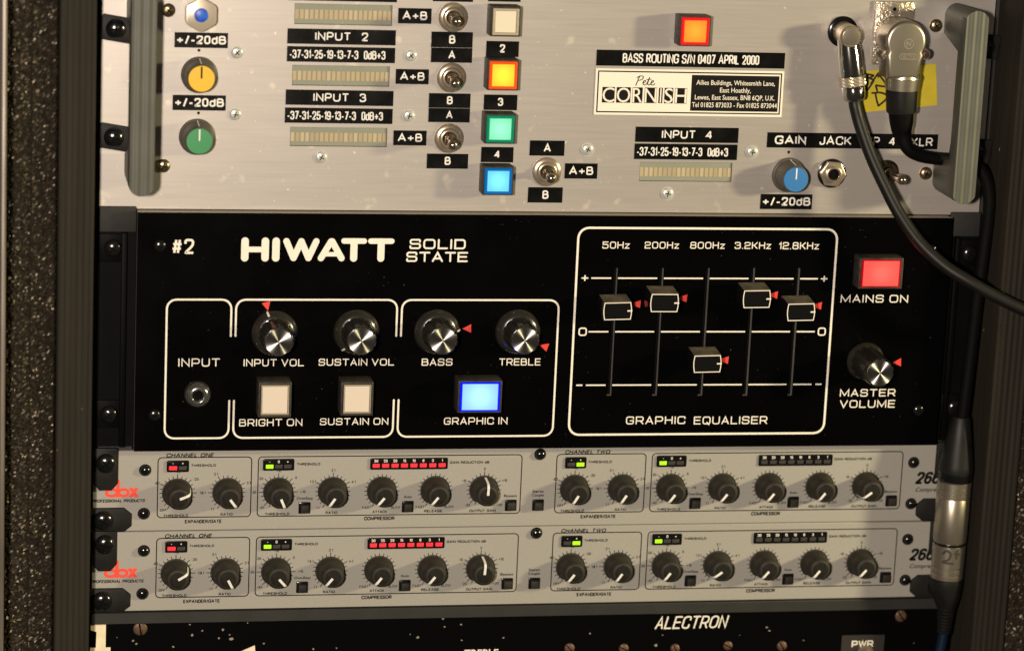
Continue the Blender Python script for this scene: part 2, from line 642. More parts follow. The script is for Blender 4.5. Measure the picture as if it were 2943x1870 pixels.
def text_geo(s, wd=None, h=3.0, bold=0.0, shear=0.0, xs=1.0, y=0.0):
    """plain sans lettering, centred; h = cap height in mm, wd = total width in mm"""
    def raw(t):
        cu = bpy.data.curves.new('tmp', 'FONT')
        cu.body = t
        cu.size = 1
        cu.resolution_u = 3
        cu.offset = bold
        cu.fill_mode = 'FRONT'
        ob = bpy.data.objects.new('tmp', cu)
        me = bpy.data.meshes.new_from_object(ob)
        v = [tuple(p.co) for p in me.vertices]
        f = [tuple(q.vertices) for q in me.polygons]
        bpy.data.objects.remove(ob)
        bpy.data.curves.remove(cu)
        bpy.data.meshes.remove(me)
        return v, f
    if bold not in _cap:
        vv = raw('H')[0]
        _cap[bold] = (min(p[1] for p in vv), max(p[1] for p in vv))
    lo, hi = _cap[bold]
    v, f = raw(s)
    k = h / (hi - lo)
    v = [(a * k * xs + shear * (b - lo) * k, (b - lo) * k - h / 2) for a, b, _ in v]
    x0, x1 = min(p[0] for p in v), max(p[0] for p in v)
    c = (x0 + x1) / 2
    sx = wd / (x1 - x0) if wd else 1.0
    return [((a - c) * sx, y, b) for a, b in v], f


GL = {
    'A': (1.0, [[(0, 0), (.5, 1), (1, 0)], [(.2, .31), (.8, .31)]]),
    'B': (1.0, [[(0, 0), (0, 1)], [(0, 1), (.93, 1, .2), (.93, .53, .2), (0, .53)], [(.7, .53), (1, .53, .2), (1, 0, .2), (0, 0)]]),
    'C': (1.0, [[(1, .72), (1, 1, .27), (0, 1, .27), (0, 0, .27), (1, 0, .27), (1, .28)]]),
    'D': (1.0, [[(0, 0), (0, 1), (1, 1, .3), (1, 0, .3), 'c']]),
    'E': (.92, [[(.92, 1), (0, 1), (0, 0), (.92, 0)], [(0, .52), (.84, .52)]]),
    'G': (1.0, [[(1, .75), (1, 1, .27), (0, 1, .27), (0, 0, .27), (1, 0, .27), (1, .46), (.55, .46)]]),
    'H': (1.0, [[(0, 0), (0, 1)], [(1, 0), (1, 1)], [(0, .52), (1, .52)]]),
    'I': (0.0, [[(0, 0), (0, 1)]]),
    'K': (.95, [[(0, 0), (0, 1)], [(.92, 1), (.36, .52), (.95, 0)], [(0, .52), (.36, .52)]]),
    'L': (.88, [[(0, 1), (0, 0), (.88, 0)]]),
    'M': (1.25, [[(0, 0), (0, 1), (.625, .1), (1.25, 1), (1.25, 0)]]),
    'N': (1.0, [[(0, 0), (0, 1), (1, 0), (1, 1)]]),
    'O': (1.08, [[(0, 0, .3), (1.08, 0, .3), (1.08, 1, .3), (0, 1, .3), 'c']]),
    'P': (1.0, [[(0, 0), (0, 1)], [(0, 1), (1, 1, .26), (1, .38, .26), (0, .38)]]),
    'Q': (1.08, [[(0, 0, .3), (1.08, 0, .3), (1.08, 1, .3), (0, 1, .3), 'c'], [(.6, .22), (.95, -.14)]]),
    'R': (1.0, [[(0, 0), (0, 1)], [(0, 1), (1, 1, .26), (1, .42, .26), (0, .42)], [(.58, .42), (1, 0)]]),
    'S': (1.0, [[(.97, .76), (.97, 1, .25), (0, 1, .25), (0, .52, .25), (1, .52, .25), (1, 0, .25), (0, 0, .25), (0, .24)]]),
    'T': (1.0, [[(0, 1), (1, 1)], [(.5, 1), (.5, 0)]]),
    'U': (1.0, [[(0, 1), (0, 0, .3), (1, 0, .3), (1, 1)]]),
    'V': (1.05, [[(0, 1), (.525, 0), (1.05, 1)]]),
    'W': (1.4, [[(0, 1), (.35, 0), (.7, 1), (1.05, 0), (1.4, 1)]]),
    'z': (.72, [[(0, .7), (.72, .7), (0, 0), (.72, 0)]]),
    '0': (1.0, [[(0, 0, .3), (1, 0, .3), (1, 1, .3), (0, 1, .3), 'c']]),
    '1': (.28, [[(0, .74), (.28, 1), (.28, 0)]]),
    '2': (1.0, [[(0, .74), (0, 1, .25), (1, 1, .25), (1, .52, .25), (0, .48, .25), (0, 0), (1, 0)]]),
    '3': (1.0, [[(0, .78), (0, 1, .25), (.95, 1, .25), (.95, .53, .22), (.35, .53)], [(.6, .53), (1, .53, .25), (1, 0, .25), (0, 0, .25), (0, .22)]]),
    '5': (1.0, [[(.96, 1), (.05, 1), (.05, .6), (1, .6, .25), (1, 0, .25), (0, 0, .25), (0, .22)]]),
    '8': (1.0, [[(.04, .53, .2), (.96, .53, .2), (.96, 1, .2), (.04, 1, .2), 'c'], [(0, 0, .22), (1, 0, .22), (1, .53, .22), (0, .53, .22), 'c']]),
    '.': (.02, [[(0, 0), (.02, 0)]]),
    '+': (.7, [[(0, .5), (.7, .5)], [(.35, .15), (.35, .85)]]),
    '-': (.7, [[(0, .5), (.7, .5)]]),
}


GH = {
    'A': (.84, [[(0, 0), (.42, 1), (.84, 0)], [(.15, .33), (.69, .33)]]),
    'B': (.66, [[(0, 0), (0, 1)], [(0, 1), (.60, 1, .23), (.60, .53, .23), (0, .53)], [(.4, .53), (.66, .53, .26), (.66, 0, .26), (0, 0)]]),
    'C': (.74, [[(.74, .68), (.74, 1, .37), (0, 1, .4), (0, 0, .4), (.74, 0, .37), (.74, .32)]]),
    'D': (.70, [[(0, 0), (0, 1), (.70, 1, .42), (.70, 0, .42), 'c']]),
    'E': (.58, [[(.58, 1), (0, 1), (0, 0), (.58, 0)], [(0, .52), (.54, .52)]]),
    'F': (.56, [[(.56, 1), (0, 1), (0, 0)], [(0, .52), (.5, .52)]]),
    'G': (.76, [[(.76, .70), (.76, 1, .38), (0, 1, .4), (0, 0, .4), (.76, 0, .38), (.76, .46), (.44, .46)]]),
    'H': (.70, [[(0, 0), (0, 1)], [(.70, 0), (.70, 1)], [(0, .52), (.70, .52)]]),
    'I': (0.0, [[(0, 0), (0, 1)]]),
    'J': (.5, [[(.5, 1), (.5, 0, .26), (0, 0, .26), (0, .32)]]),
    'K': (.70, [[(0, 0), (0, 1)], [(.67, 1), (0, .34)], [(.23, .56), (.72, 0)]]),
    'L': (.52, [[(0, 1), (0, 0), (.52, 0)]]),
    'M': (.86, [[(0, 0), (0, 1), (.43, .05), (.86, 1), (.86, 0)]]),
    'N': (.70, [[(0, 0), (0, 1), (.70, 0), (.70, 1)]]),
    'O': (.84, [[(0, 0, .42), (.84, 0, .42), (.84, 1, .42), (0, 1, .42), 'c']]),
    'P': (.64, [[(0, 0), (0, 1)], [(0, 1), (.64, 1, .28), (.64, .44, .28), (0, .44)]]),
    'R': (.68, [[(0, 0), (0, 1)], [(0, 1), (.65, 1, .26), (.65, .47, .26), (0, .47)], [(.36, .47), (.68, 0)]]),
    'S': (.68, [[(.66, .74), (.66, 1, .3), (0, 1, .3), (0, .53, .24), (.68, .50, .24), (.68, 0, .3), (0, 0, .3), (0, .28)]]),
    'T': (.66, [[(0, 1), (.66, 1)], [(.33, 1), (.33, 0)]]),
    'U': (.70, [[(0, 1), (0, 0, .34), (.70, 0, .34), (.70, 1)]]),
    'V': (.76, [[(0, 1), (.38, 0), (.76, 1)]]),
    'W': (1.1, [[(0, 1), (.28, 0), (.55, 1), (.82, 0), (1.1, 1)]]),
    'X': (.72, [[(0, 1), (.72, 0)], [(0, 0), (.72, 1)]]),
    '0': (.54, [[(0, 0, .27), (.54, 0, .27), (.54, 1, .27), (0, 1, .27), 'c']]),
    '1': (.24, [[(0, .76), (.24, 1), (.24, 0)]]),
    '2': (.58, [[(0, .70), (0, 1, .28), (.57, 1, .28), (.57, .60, .22), (0, 0, .06), (.60, 0)]]),
    '3': (.56, [[(0, .74), (0, 1, .26), (.53, 1, .26), (.53, .53, .22), (.2, .53)], [(.32, .53), (.57, .53, .24), (.57, 0, .28), (0, 0, .28), (0, .26)]]),
    '4': (.62, [[(.45, 0), (.45, 1)], [(.45, 1), (0, .30), (.62, .30)]]),
    '5': (.57, [[(.53, 1), (.09, 1), (.03, .53), (.57, .62, .28), (.57, 0, .28), (0, 0, .28), (0, .26)]]),
    '6': (.57, [[(0, 0, .28), (.57, 0, .28), (.57, .6, .28), (0, .6, .28), 'c'], [(.54, .80), (.52, 1, .24), (0, 1, .27), (0, .3)]]),
    '7': (.57, [[(0, 1), (.57, 1), (.20, 0)]]),
    '8': (.57, [[(.03, .53, .22), (.54, .53, .22), (.54, 1, .24), (.03, 1, .24), 'c'], [(0, 0, .27), (.57, 0, .27), (.57, .53, .25), (0, .53, .25), 'c']]),
    '9': (.57, [[(0, .4, .28), (.57, .4, .28), (.57, 1, .28), (0, 1, .28), 'c'], [(.03, .20), (.05, 0, .24), (.57, 0, .27), (.57, .7)]]),
    '+': (.66, [[(0, .42), (.66, .42)], [(.33, .09), (.33, .75)]]),
    '-': (.36, [[(0, .36), (.36, .36)]]),
    '/': (.34, [[(0, -.08), (.34, 1.06)]]),
    ':': (.02, [[(0, .06), (.03, .06)], [(0, .62), (.03, .62)]]),
    '.': (.02, [[(0, 0), (.04, 0)]]),
    '#': (.66, [[(.13, 0), (.27, 1)], [(.40, 0), (.54, 1)], [(0, .32), (.62, .32)], [(.05, .68), (.67, .68)]]),
    'd': (.52, [[(.52, 1), (.52, 0)], [(0, 0, .26), (.52, 0, .26), (.52, .70, .26), (0, .70, .26), 'c']]),
    'z': (.44, [[(0, .7), (.44, .7), (0, 0), (.44, 0)]]),
}


def plain_text(s, wd, h, bold=0.0, shear=0.0, st=None, y=0.0):
    """upright grotesque capitals drawn as strokes where every character is known, else the built-in type"""
    if all(ch == ' ' or ch in GH for ch in s):
        st = st or .155
        return square_text(s, wd, h, h * st, 1.0, .26, shear, y, 0, GH)
    return text_geo(s, wd, h, bold, shear, y=y)


def square_text(s, wd, h, st, wide=1.15, gap=0.42, shear=0.0, y=0.0, cap=4, font=None):
    """wide square-shouldered lettering drawn as strokes, centred on (0, 0); h is cap height, st stroke width"""
    hh = h - st
    pen, parts = 0.0, []
    for ch in s:
        if ch == ' ':
            pen += hh * 0.55 * wide
            continue
        a, strokes = (font or GL)[ch]
        for sk in strokes:
            closed = sk[-1] == 'c'
            pts = [q for q in sk if q != 'c']
            parts.append((closed, [(pen + q[0] * hh * wide, q[1] * hh, (q[2] if len(q) > 2 else 0) * hh) for q in pts]))
        pen += a * hh * wide + gap * h
    xs = [q[0] for _, pp in parts for q in pp]
    x0, x1 = min(xs), max(xs)
    if wd is None:
        wd = (x1 - x0) + st
    k = (wd - st) / max(x1 - x0, 1e-6)
    geos = []
    for i, (closed, pp) in enumerate(parts):
        pts = [((q[0] - x0) * k - (wd - st) / 2 + shear * q[1], q[1] - hh / 2, q[2]) for q in pp]
        pts = fillet(pts, closed, 5)
        geos.append(ribbon(pts, st, closed, y - 0.012 * (i % 4), cap))
    return join(*geos)


# ------------------------------------------------------------------ shared fittings
SCREW_CACHE = {}


def screw(parent, x, z, r, m, y=0.0, h=None, name='screw', drive='cross', ang=0.4):
    key = (round(r, 1), m, drive)
    h = h or r * 0.55
    if key not in SCREW_CACHE:
        pr = [(r, 0), (r, h * 0.25)] + [(r * math.cos(t), h * (0.25 + 0.75 * math.sin(t))) for t in (0.35, 0.7, 1.0, 1.25)] + [(0, h)]
        SCREW_CACHE[key] = (mesh(name, lathe(pr, 24), m, 60),
                            mesh('recess', join(*([bbox(-r * .5, r * .5, -h * 1.02, -h * .7, -r * .09, r * .09, r * .03, 1)] +
                                                  ([bbox(-r * .09, r * .09, -h * 1.035, -h * .7, -r * .5, r * .5, r * .03, 1)] if drive == 'cross' else [])))
                                 if drive != 'slot' else bbox(-r * .92, r * .92, -h * 1.03, -h * .5, -r * .12, r * .12, r * .03, 1), 'hole'))
    a, b = SCREW_CACHE[key]
    o = link(name, a, (x, y, z), parent)
    link('recess', b, (x, y, z), o, (0, ang + random.uniform(-.5, .5), 0))
    return o


def lettering(parent, geo, m, x, z, y, name='lettering'):
    return add(name, geo, m, (x, y, z), parent, smooth=0)


def label_tape(parent, rect, items, m='tape', name='label_tape', y=0.0):
    x, z, wd, h = rect
    o = add(name, bbox(-wd / 2, wd / 2, -0.22, 0, -h / 2, h / 2, 0.06, 1), m, (x, y, z), parent)
    gs = [shift(plain_text(t, tw, th, st=bold), dx, -0.02 * i, dz) for i, (t, dx, dz, tw, th, bold) in enumerate(items)]
    if gs:
        add('lettering', join(*gs), 'white', (x, y - 0.27, z), o, smooth=0)
    return o


def push_button(parent, face, depth, y, lens, rim, housing=1.18, lensfit=0.80, name='push_button', spill=None):
    """face = rect (x, z, w, h) of the lamp cap at the front plane; housing box behind it"""
    x, z, wd, h = face
    hw, hh = wd / 2 * housing, h / 2 * housing
    t = (hw - wd / 2)
    yf = -depth
    o = link(name, mesh(name, join(bbox(-hw, -wd / 2 - .05, yf, 0, -hh, hh, .3), bbox(wd / 2 + .05, hw, yf, 0, -hh, hh, .3),
                                   bbox(-wd / 2 - .06, wd / 2 + .06, yf + .01, 0, h / 2 + .05, hh - .01, .25),
                                   bbox(-wd / 2 - .06, wd / 2 + .06, yf + .01, 0, -hh + .01, -h / 2 - .05, .25),
                                   box(-wd / 2, wd / 2, yf + 3.4, -.1, -h / 2, h / 2)), 'house'), (x, y, z), parent)
    # cap: tilted rim round a flat lens
    lw, lh = wd / 2 * lensfit, h / 2 * lensfit
    a = wd / 2 * .98, h / 2 * .98
    v = []
    for (sx, sz, yy) in ((a[0], a[1], yf + 1.2), (a[0], a[1], yf - .5), (a[0] * .97, a[1] * .97, yf - .8), (lw * 1.03, lh * 1.03, yf - .8), (lw, lh, yf - .5)):
        v += [(-sx, yy, -sz), (sx, yy, -sz), (sx, yy, sz), (-sx, yy, sz)]
    f = []
    for k in range(4):
        for i in range(4):
            j = (i + 1) % 4
            f.append((k * 4 + i, k * 4 + j, k * 4 + 4 + j, k * 4 + 4 + i))
    add('lamp_rim', (v, f), rim, (x, y, z), o, smooth=20)
    if spill:                                   # the lamp's own light on its surroundings
        ld = bpy.data.lights.new('button_lamp', 'POINT')
        ld.color, ld.energy, ld.shadow_soft_size = spill[0], spill[1], 0.003
        link('button_lamp', ld, (x, y + yf - 5, z), o)
    lz = add('lens', bbox(-lw * .985, lw * .985, 0, .6, -lh * .985, lh * .985, .12, 1), lens, (x, y + yf - .5, z), o)
    return o


def toggle(parent, base, tip, y, r=7.8, m='nickel'):
    bx, bz = base
    prof = [(r, 0), (r, .6), (r * .97, .9), (r * .72, 1.3), (r * .70, 1.9), (r * .66, 2.4), (r * .58, 2.7), (r * .50, 2.7), (r * .46, 2.3), (r * .44, 1.2), (0, 1.0)]
    o = add('toggle_switch', lathe(prof, 44), m, (bx, y, bz), parent, smooth=50)
    add('bush', lathe([(r * .43, 1.1), (r * .42, 4.2), (r * .38, 4.8), (r * .30, 4.8), (r * .28, 3.0), (0, 2.9)], 32), 'nickeldark', (bx, y, bz), o)
    t = Vector(tip) - Vector((bx, y, bz))
    d = t.normalized()
    L = t.length
    path = [d * (L * k) for k in (.12, .25, .45, .65, .8, .88, .94, .98, 1.0)]
    rr = [1.35, 1.5, 1.8, 2.15, 2.6, 2.75, 2.45, 1.6, .35]
    add('lever', tube(path, rr, 20), 'lever', (bx, y, bz), o, smooth=60)
    return o


def cup_plate(parent, x, z, rot, y=0.0, scale=1.0):
    """black octagonal cup plate under a rack screw; the long end points along +x before rotation"""
    s = scale
    pts = [(-7, -6.5), (11, -6.5), (15, -3.2), (15, 3.2), (11, 6.5), (-7, 6.5), (-8, 5.5), (-8, -5.5)]
    o = add('cup_plate', prism([(a * s, b * s) for a, b in pts], 0, -2.2, .5), 'plate', (x, y, z), parent, (0, rot, 0))
    return o


def rack_screw(parent, x, z, y=0.0, r=5.0):
    screw(parent, x, z, r, 'blackscrew', y, r * .7, 'rack_screw')


# ================================================================== rack and case
ZLO, ZHI = -75.0, 318.0
rack = thing('rack_frame', 'dark ribbed rack frame holding all the units', 'rack', (0, 60, ZLO))


def ribbed_rail(x_in, x_out):
    """front profile with shallow flutes, swept vertically"""
    s = 1 if x_out > x_in else -1
    wd = abs(x_out - x_in)
    prof = [(0, 60), (0, -29.0), (.5, -30.6), (1.2, -31.0)]
    k = 1.6
    while k < wd - 1.6:
        u = (k - 1.6) / (wd - 3.2)
        prof.append((k, -31.0 + 0.45 * (0.5 - 0.5 * math.cos(u * 2 * math.pi * 5))))
        k += 0.35
    prof += [(wd - 1.2, -31.0), (wd - .4, -30.5), (wd, -29), (wd, 60)]
    v, f = [], []
    n = len(prof)
    for z in (ZLO, ZHI):
        v += [(x_in + s * a, b, z) for a, b in prof]
    for i in range(n):
        j = (i + 1) % n
        f.append((i, j, n + j, n + i))
    f += [tuple(range(n)), tuple(range(n, 2 * n))]
    return v, f


XL, XR = P('O', 268, 935, -31)[0], P('O', 2867, 935, -31)[0]
XLo, XRo = P('O', 163, 935, -31)[0], XR + 19.5
add('side_rail', rel(ribbed_rail(XL, XLo), (0, 60, ZLO)), 'rail', (0, 60, ZLO), rack)
add('side_rail', rel(ribbed_rail(XR, XRo), (0, 60, ZLO)), 'rail', (0, 60, ZLO), rack)
for s, xi in ((-1, XL), (1, XR)):
    add('mounting_strip', box(-11.5, 11.5, 0, 3, 0, ZHI - ZLO), 'chassis', (xi - s * 11.6, 5.2, ZLO), rack)
add('back_board', box(XL + .5, XR - .5, 0, 4, 0, ZHI - ZLO), 'caseply', (0, 55, ZLO), rack)


def foam_block(x0, x1, y, seed):
    rnd = random.Random(seed)
    st = 1.0
    nx, nz = int((x1 - x0) / st), int((ZHI - ZLO) / st)
    v, f = [], []
    # open cells: jittered grid with random height, rough enough to glint facet by facet
    low = [[rnd.uniform(-1, 1) for _ in range(nz // 8 + 3)] for _ in range(nx // 8 + 3)]
    for i in range(nx + 1):
        for j in range(nz + 1):
            a, b = i / 8, j / 8
            ia, ib = int(a), int(b)
            fa, fb = a - ia, b - ib
            l = (low[ia][ib] * (1 - fa) + low[ia + 1][ib] * fa) * (1 - fb) + (low[ia][ib + 1] * (1 - fa) + low[ia + 1][ib + 1] * fa) * fb
            yy = y + 0.7 * l + rnd.gauss(0, .42) + (0.9 if abs(i / nx - .46) < .035 else 0)
            if i in (0, nx):
                yy += 1.5
            v.append((x0 + (x1 - x0) * i / nx + rnd.uniform(-.22, .22), yy, ZLO + (ZHI - ZLO) * j / nz + rnd.uniform(-.22, .22)))
    m = nz + 1
    for i in range(nx):
        for j in range(nz):
            f.append((i * m + j, (i + 1) * m + j, (i + 1) * m + j + 1, i * m + j + 1))
    # sides and back so that it is a block
    n0 = len(v)
    v += [(x0, y + 2, ZLO), (x1, y + 2, ZLO), (x1, y + 2, ZHI), (x0, y + 2, ZHI), (x0, y + 80, ZLO), (x1, y + 80, ZLO), (x1, y + 80, ZHI), (x0, y + 80, ZHI)]
    for q in ((0, 1, 5, 4), (1, 2, 6, 5), (2, 3, 7, 6), (3, 0, 4, 7), (4, 5, 6, 7)):
        f.append(tuple(n0 + i for i in q))
    return v, f


XF = P('O', 16, 935, -58)[0]
FL = add('foam_padding', rel(foam_block(XF + .2, XLo - .4, -26, 3), (XF, -20, ZLO)), 'foam', (XF, -20, ZLO), smooth=0)
FL['label'] = 'black glittering foam strip along the left edge, beside the rack frame'
FL['category'] = 'foam'
FL['group'] = 'foam strips beside the rack'
FR = add('foam_padding', rel(foam_block(XRo + .4, XRo + 30, -26, 5), (XRo, -20, ZLO)), 'foam', (XRo, -20, ZLO), smooth=0)
FR['label'] = 'black glittering foam strip at the lower right corner, beside the rack frame'
FR['category'] = 'foam'
FR['group'] = 'foam strips beside the rack'
case = thing('flight_case', 'pale metal edge of the flight case at the far left', 'case', (XF - 8, 0, ZLO))
add('edge_profile', bbox(5.4, 8, -58, -40, 0, ZHI - ZLO, .8), 'case', (XF - 8, 0, ZLO), case)
add('wall', box(-2, 5.35, -57, 60, 0, ZHI - ZLO), 'caseply', (XF - 8, 0, ZLO), case)
XG = XRo + 31
add('edge_profile', bbox(XG - XF + 8, XG - XF + 10.6, -64, -40, 0, ZHI - ZLO, .8), 'case', (XF - 8, 0, ZLO), case)
add('wall', box(XG - XF + 10.65, XG - XF + 18, -63, 60, 0, ZHI - ZLO), 'caseply', (XF - 8, 0, ZLO), case)

# ================================================================== bass routing unit (silver, top)
ZB = (P('O', 392, 598)[1] + P('O', 2739, 619)[1]) / 2 + .1
XA0, XA1 = -239.6, P('O', 2838, 300)[0]
bru = thing('bass_routing_unit', 'silver brushed metal rack unit with coloured lit buttons, toggles and handles, topmost', 'rack unit', (0, 0, ZB))
METERS = [('2', 247, 33, 963, 185), ('2', 230, 483, 943, 632), ('2', 215, 935, 925, 1075), ('3', 835, 1152, 1490, 1288)]
mrect = [RECT(*m) for m in METERS]
holes = [(x - w_ / 2, x + w_ / 2, z - h / 2 - ZB, z + h / 2 - ZB) for x, z, w_, h in mrect]
pan = holed_panel(XA0, XA1, 0, ZHI - ZB, 0, 3, holes)
add('front_panel', pan, ['alu', 'edge', 'alu'], (0, 0, ZB), bru, smooth=0)
add('chassis', box(-215, 215, 5, 50, 2, ZHI - ZB), 'chassis', (0, 0, ZB), bru)
for x, z, w_, h in mrect:
    o = add('level_meter', bbox(-w_ / 2 + .15, w_ / 2 - .15, 0, 4, -h / 2 + .15, h / 2 - .15, .2, 1), 'meter', (x, .7, z), bru)
    n = 20
    for k in range(n):
        sx = -w_ / 2 + w_ * (k + .5) / n
        add('segment', bbox(-w_ / n * .36, w_ / n * .36, -.12, .2, -h * .23, h * .23, .05, 1), random.choice(('segment', 'segment', 'segment2', 'segment3')), (x + sx, .7, z - h * .02), o)
    add('joint', box(-.12, .12, -.06, .1, -h / 2 + .2, h / 2 - .2), 'edge', (x - .2, .68, z), o)

T = label_tape


def tape_rc(tag, cx, cy, w_, h_):
    return RECT(tag, cx - w_ / 2, cy - h_ / 2, cx + w_ / 2, cy + h_ / 2)


for tag, cx, cy, w_, h_, bold in (('1', 1475, 296, 392, 112, .20), ('1', 1460, 754, 390, 112, .20), ('4', 147, 1431, 367, 106, .19)):
    r = tape_rc(tag, cx, cy, w_, h_)
    T(bru, r, [('+/-20dB', 0, .2, r[2] * .93, r[3] * .56, bold)])
for tag, cx, cy, w_, h_, s in (('2', 592, 272, 795, 112, 'INPUT  2'), ('2', 577, 718, 790, 112, 'INPUT  3'), ('3', 1171, 957, 731, 108, 'INPUT  4')):
    r = tape_rc(tag, cx, cy, w_, h_)
    T(bru, r, [(s, 0, .2, r[2] * .49, r[3] * .55, .165)])
for tag, cx, cy, w_, h_ in (('2', 588, 402, 793, 113), ('2', 571, 849, 790, 112), ('3', 1163, 1077, 730, 110), ('2', 600, -45, 800, 112)):
    r = tape_rc(tag, cx, cy, w_, h_)
    T(bru, r, [('-37-31-25-19-13-7-3  0dB+3', -r[2] * .035, 0, r[2] * .89, r[3] * .56, .15)])
for tag, x0, y0, x1, y1 in (('2', 1005, 62, 1250, 175), ('2', 987, 508, 1230, 618), ('2', 970, 957, 1213, 1066), ('3', 303, 1159, 535, 1267)):
    r = RECT(tag, x0, y0, x1, y1)
    T(bru, r, [('A+B', 0, .2, r[2] * .74, r[3] * .55, .175)])
for tag, x0, y0, x1, y1, s in (('2', 1248, 235, 1552, 350, 'B'), ('2', 1246, 352, 1548, 460, 'A'), ('2', 1230, 685, 1535, 792, 'B'), ('2', 1227, 794, 1531, 897, 'A'),
                               ('2', 1215, 1127, 1518, 1236, 'B'), ('2', 1262, -100, 1556, 14, 'A'),
                               ('3', 55, 997, 302, 1105, 'A'), ('3', 42, 1328, 288, 1437, 'B')):
    r = RECT(tag, x0, y0, x1, y1)
    T(bru, r, [(s, 0.1, .2, None, r[3] * .55, .18)])
for x0, y0, x1, y1, s in ((1650, 303, 1890, 418, '2'), (1633, 695, 1878, 808, '3'), (1613, 1078, 1850, 1190, '4'), (1666, -95, 1905, 14, '1')):
    r = RECT('2', x0, y0, x1, y1)
    T(bru, r, [(s, 0, .3, None, r[3] * .52, .18)])
r = tape_rc('3', 1200, 421, 1337, 112)
T(bru, r, [('BASS ROUTING S/N 0407 APRIL 2000', 0, .1, r[2] * .725, r[3] * .60, .15)])
r = tape_rc('4', 620, 1000, 1212, 107)
k = r[2] / 1212
T(bru, r, [('GAIN', (178 - 620) * k, .1, 220 * k, r[3] * .57, .19), ('JACK', (497 - 620) * k, .05, 226 * k, r[3] * .57, .155),
           ('I/P  4', (817 - 620) * k, 0, 208 * k, r[3] * .57, .155), ('XLR', (1110 - 620) * k, -.1, 160 * k, r[3] * .57, .155)])

# maker's plate
x, z, w_, h = tape_rc('3', 1187, 659, 1335, 327)
pl = add('maker_plate', bbox(-w_ / 2, w_ / 2, -.5, 0, -h / 2, h / 2, .12, 1), 'serial', (x, 0, z), bru)
k = w_ / 1335


def q_(px, py):
    """position on the maker's plate from its own drawing (units of the plate's 1335 x 327 grid)"""
    return (px - 667.5) * k, (163.5 - py) * h / 327


bx0, bz0 = q_(20, 305)
bx1, bz1 = q_(1316, 20)
g = [ribbon([(bx0, bz0), (bx1, bz0), (bx1, bz1), (bx0, bz1)], 9 * k, True, 0)]
ax0, az0 = q_(678, 290)
ax1, az1 = q_(1302, 36)
g.append(box(ax0, ax1, -.02, .1, az0, az1))
for a, b in ((52, 140), (152, 252), (264, 336), (350, 436), (450, 478), (490, 552), (564, 650)):
    p0, p1 = q_(a, 240), q_(b, 130)
    g.append(box(p0[0], p1[0], -.02, .1, p0[1], p1[1]))
add('print', join(*g), 'ink', (x, -.54, z), pl, smooth=0)
g = []
for ch, a, b in (('C', 52, 140), ('O', 152, 252), ('R', 264, 336), ('N', 350, 436), ('I', 450, 478), ('S', 490, 552), ('H', 564, 650)):
    cx, cz = q_((a + b) / 2, 185)
    g.append(shift(text_geo(ch, (b - a) * k * (.94 if ch != 'I' else .32), 100 * k, .0), cx, 0, cz))
for s, py, wd in (('Ailies Buildings, Whitesmith Lane,', 88, 560), ('East Hoathly,', 140, 220), ('Lewes, East Sussex, BN8 6QP, U.K.', 192, 570), ('Tel 01825 873033 - Fax 01825 873044', 246, 606)):
    cx, cz = q_(992, py)
    g.append(shift(text_geo(s, wd * k, 33 * k, .006), cx, 0, cz))
add('lettering', join(*g), 'serial', (x, -.64, z), pl, smooth=0)
# handwritten first name on the plate
hand = [[(0, 0), (3, 9), (4.4, 12.5)], [(1.2, 10.5), (4, 13), (8, 13.2), (9, 11), (7, 8.2), (2.8, 7)],
        [(8.8, 3.6), (11.5, 5), (12, 6.8), (10.4, 7), (9, 4.4), (9.6, 1.6), (12, 1), (14, 3)],
        [(14, 3), (17, 11.5)], [(17, 11.5), (15, 4), (15.5, 1.2), (17.4, 1.2), (19, 3)], [(13.5, 8.6), (19, 9)],
        [(19, 3.6), (21.5, 5), (22, 6.8), (20.4, 7), (19, 4.4), (19.6, 1.6), (22, 1), (24, 3)]]
cx, cz = q_(352, 84)
g = [ribbon([(p.x, p.y) for p in spline([(a, b, 0) for a, b in s], 5)], 1.1, False, -.004 * i, 3) for i, s in enumerate(hand)]
g = join(*g)
g = ([((a - 12) * 5.6 * k, b, (c - 6.5) * 5.0 * k) for a, b, c in g[0]], g[1])
add('signature', g, 'ink', (x + cx, -.6, z + cz), pl, smooth=0)

# screws
for tag, a, b in (('1', 1738, 388), ('1', 1725, 840), ('2', 1100, 410), ('2', 1085, 852), ('2', 442, 1155), ('3', 467, 1062), ('3', 1635, 1080), ('3', 1035, 1375)):
    px, pz = P(tag, a, b, -.8)
    add('washer', lathe([(0, .25), (3.75, .25), (3.8, .1), (3.8, 0)], 28), 'zinc', (px, 0, pz), bru)
    screw(bru, px, pz, 3.1, 'zinc', -.2, 1.3, drive='cross')
for tag, a, b in (('1', 1235, 78), ('1', 1197, 1218), ('4', 1213, 185), ('4', 1140, 1232)):
    px, pz = P(tag, a, b, -1.2)
    screw(bru, px, pz, 3.6, 'brass', 0, 2.2, drive='cross')

# small dots over the gain knobs
for tag, a, b in (('1', 1458, 370), ('1', 1455, 829), ('4', 165, 1080)):
    px, pz = P(tag, a, b)
    add('dot', lathe([(0, .06), (.75, .06), (.8, 0)], 14), 'ink', (px, 0, pz), bru)


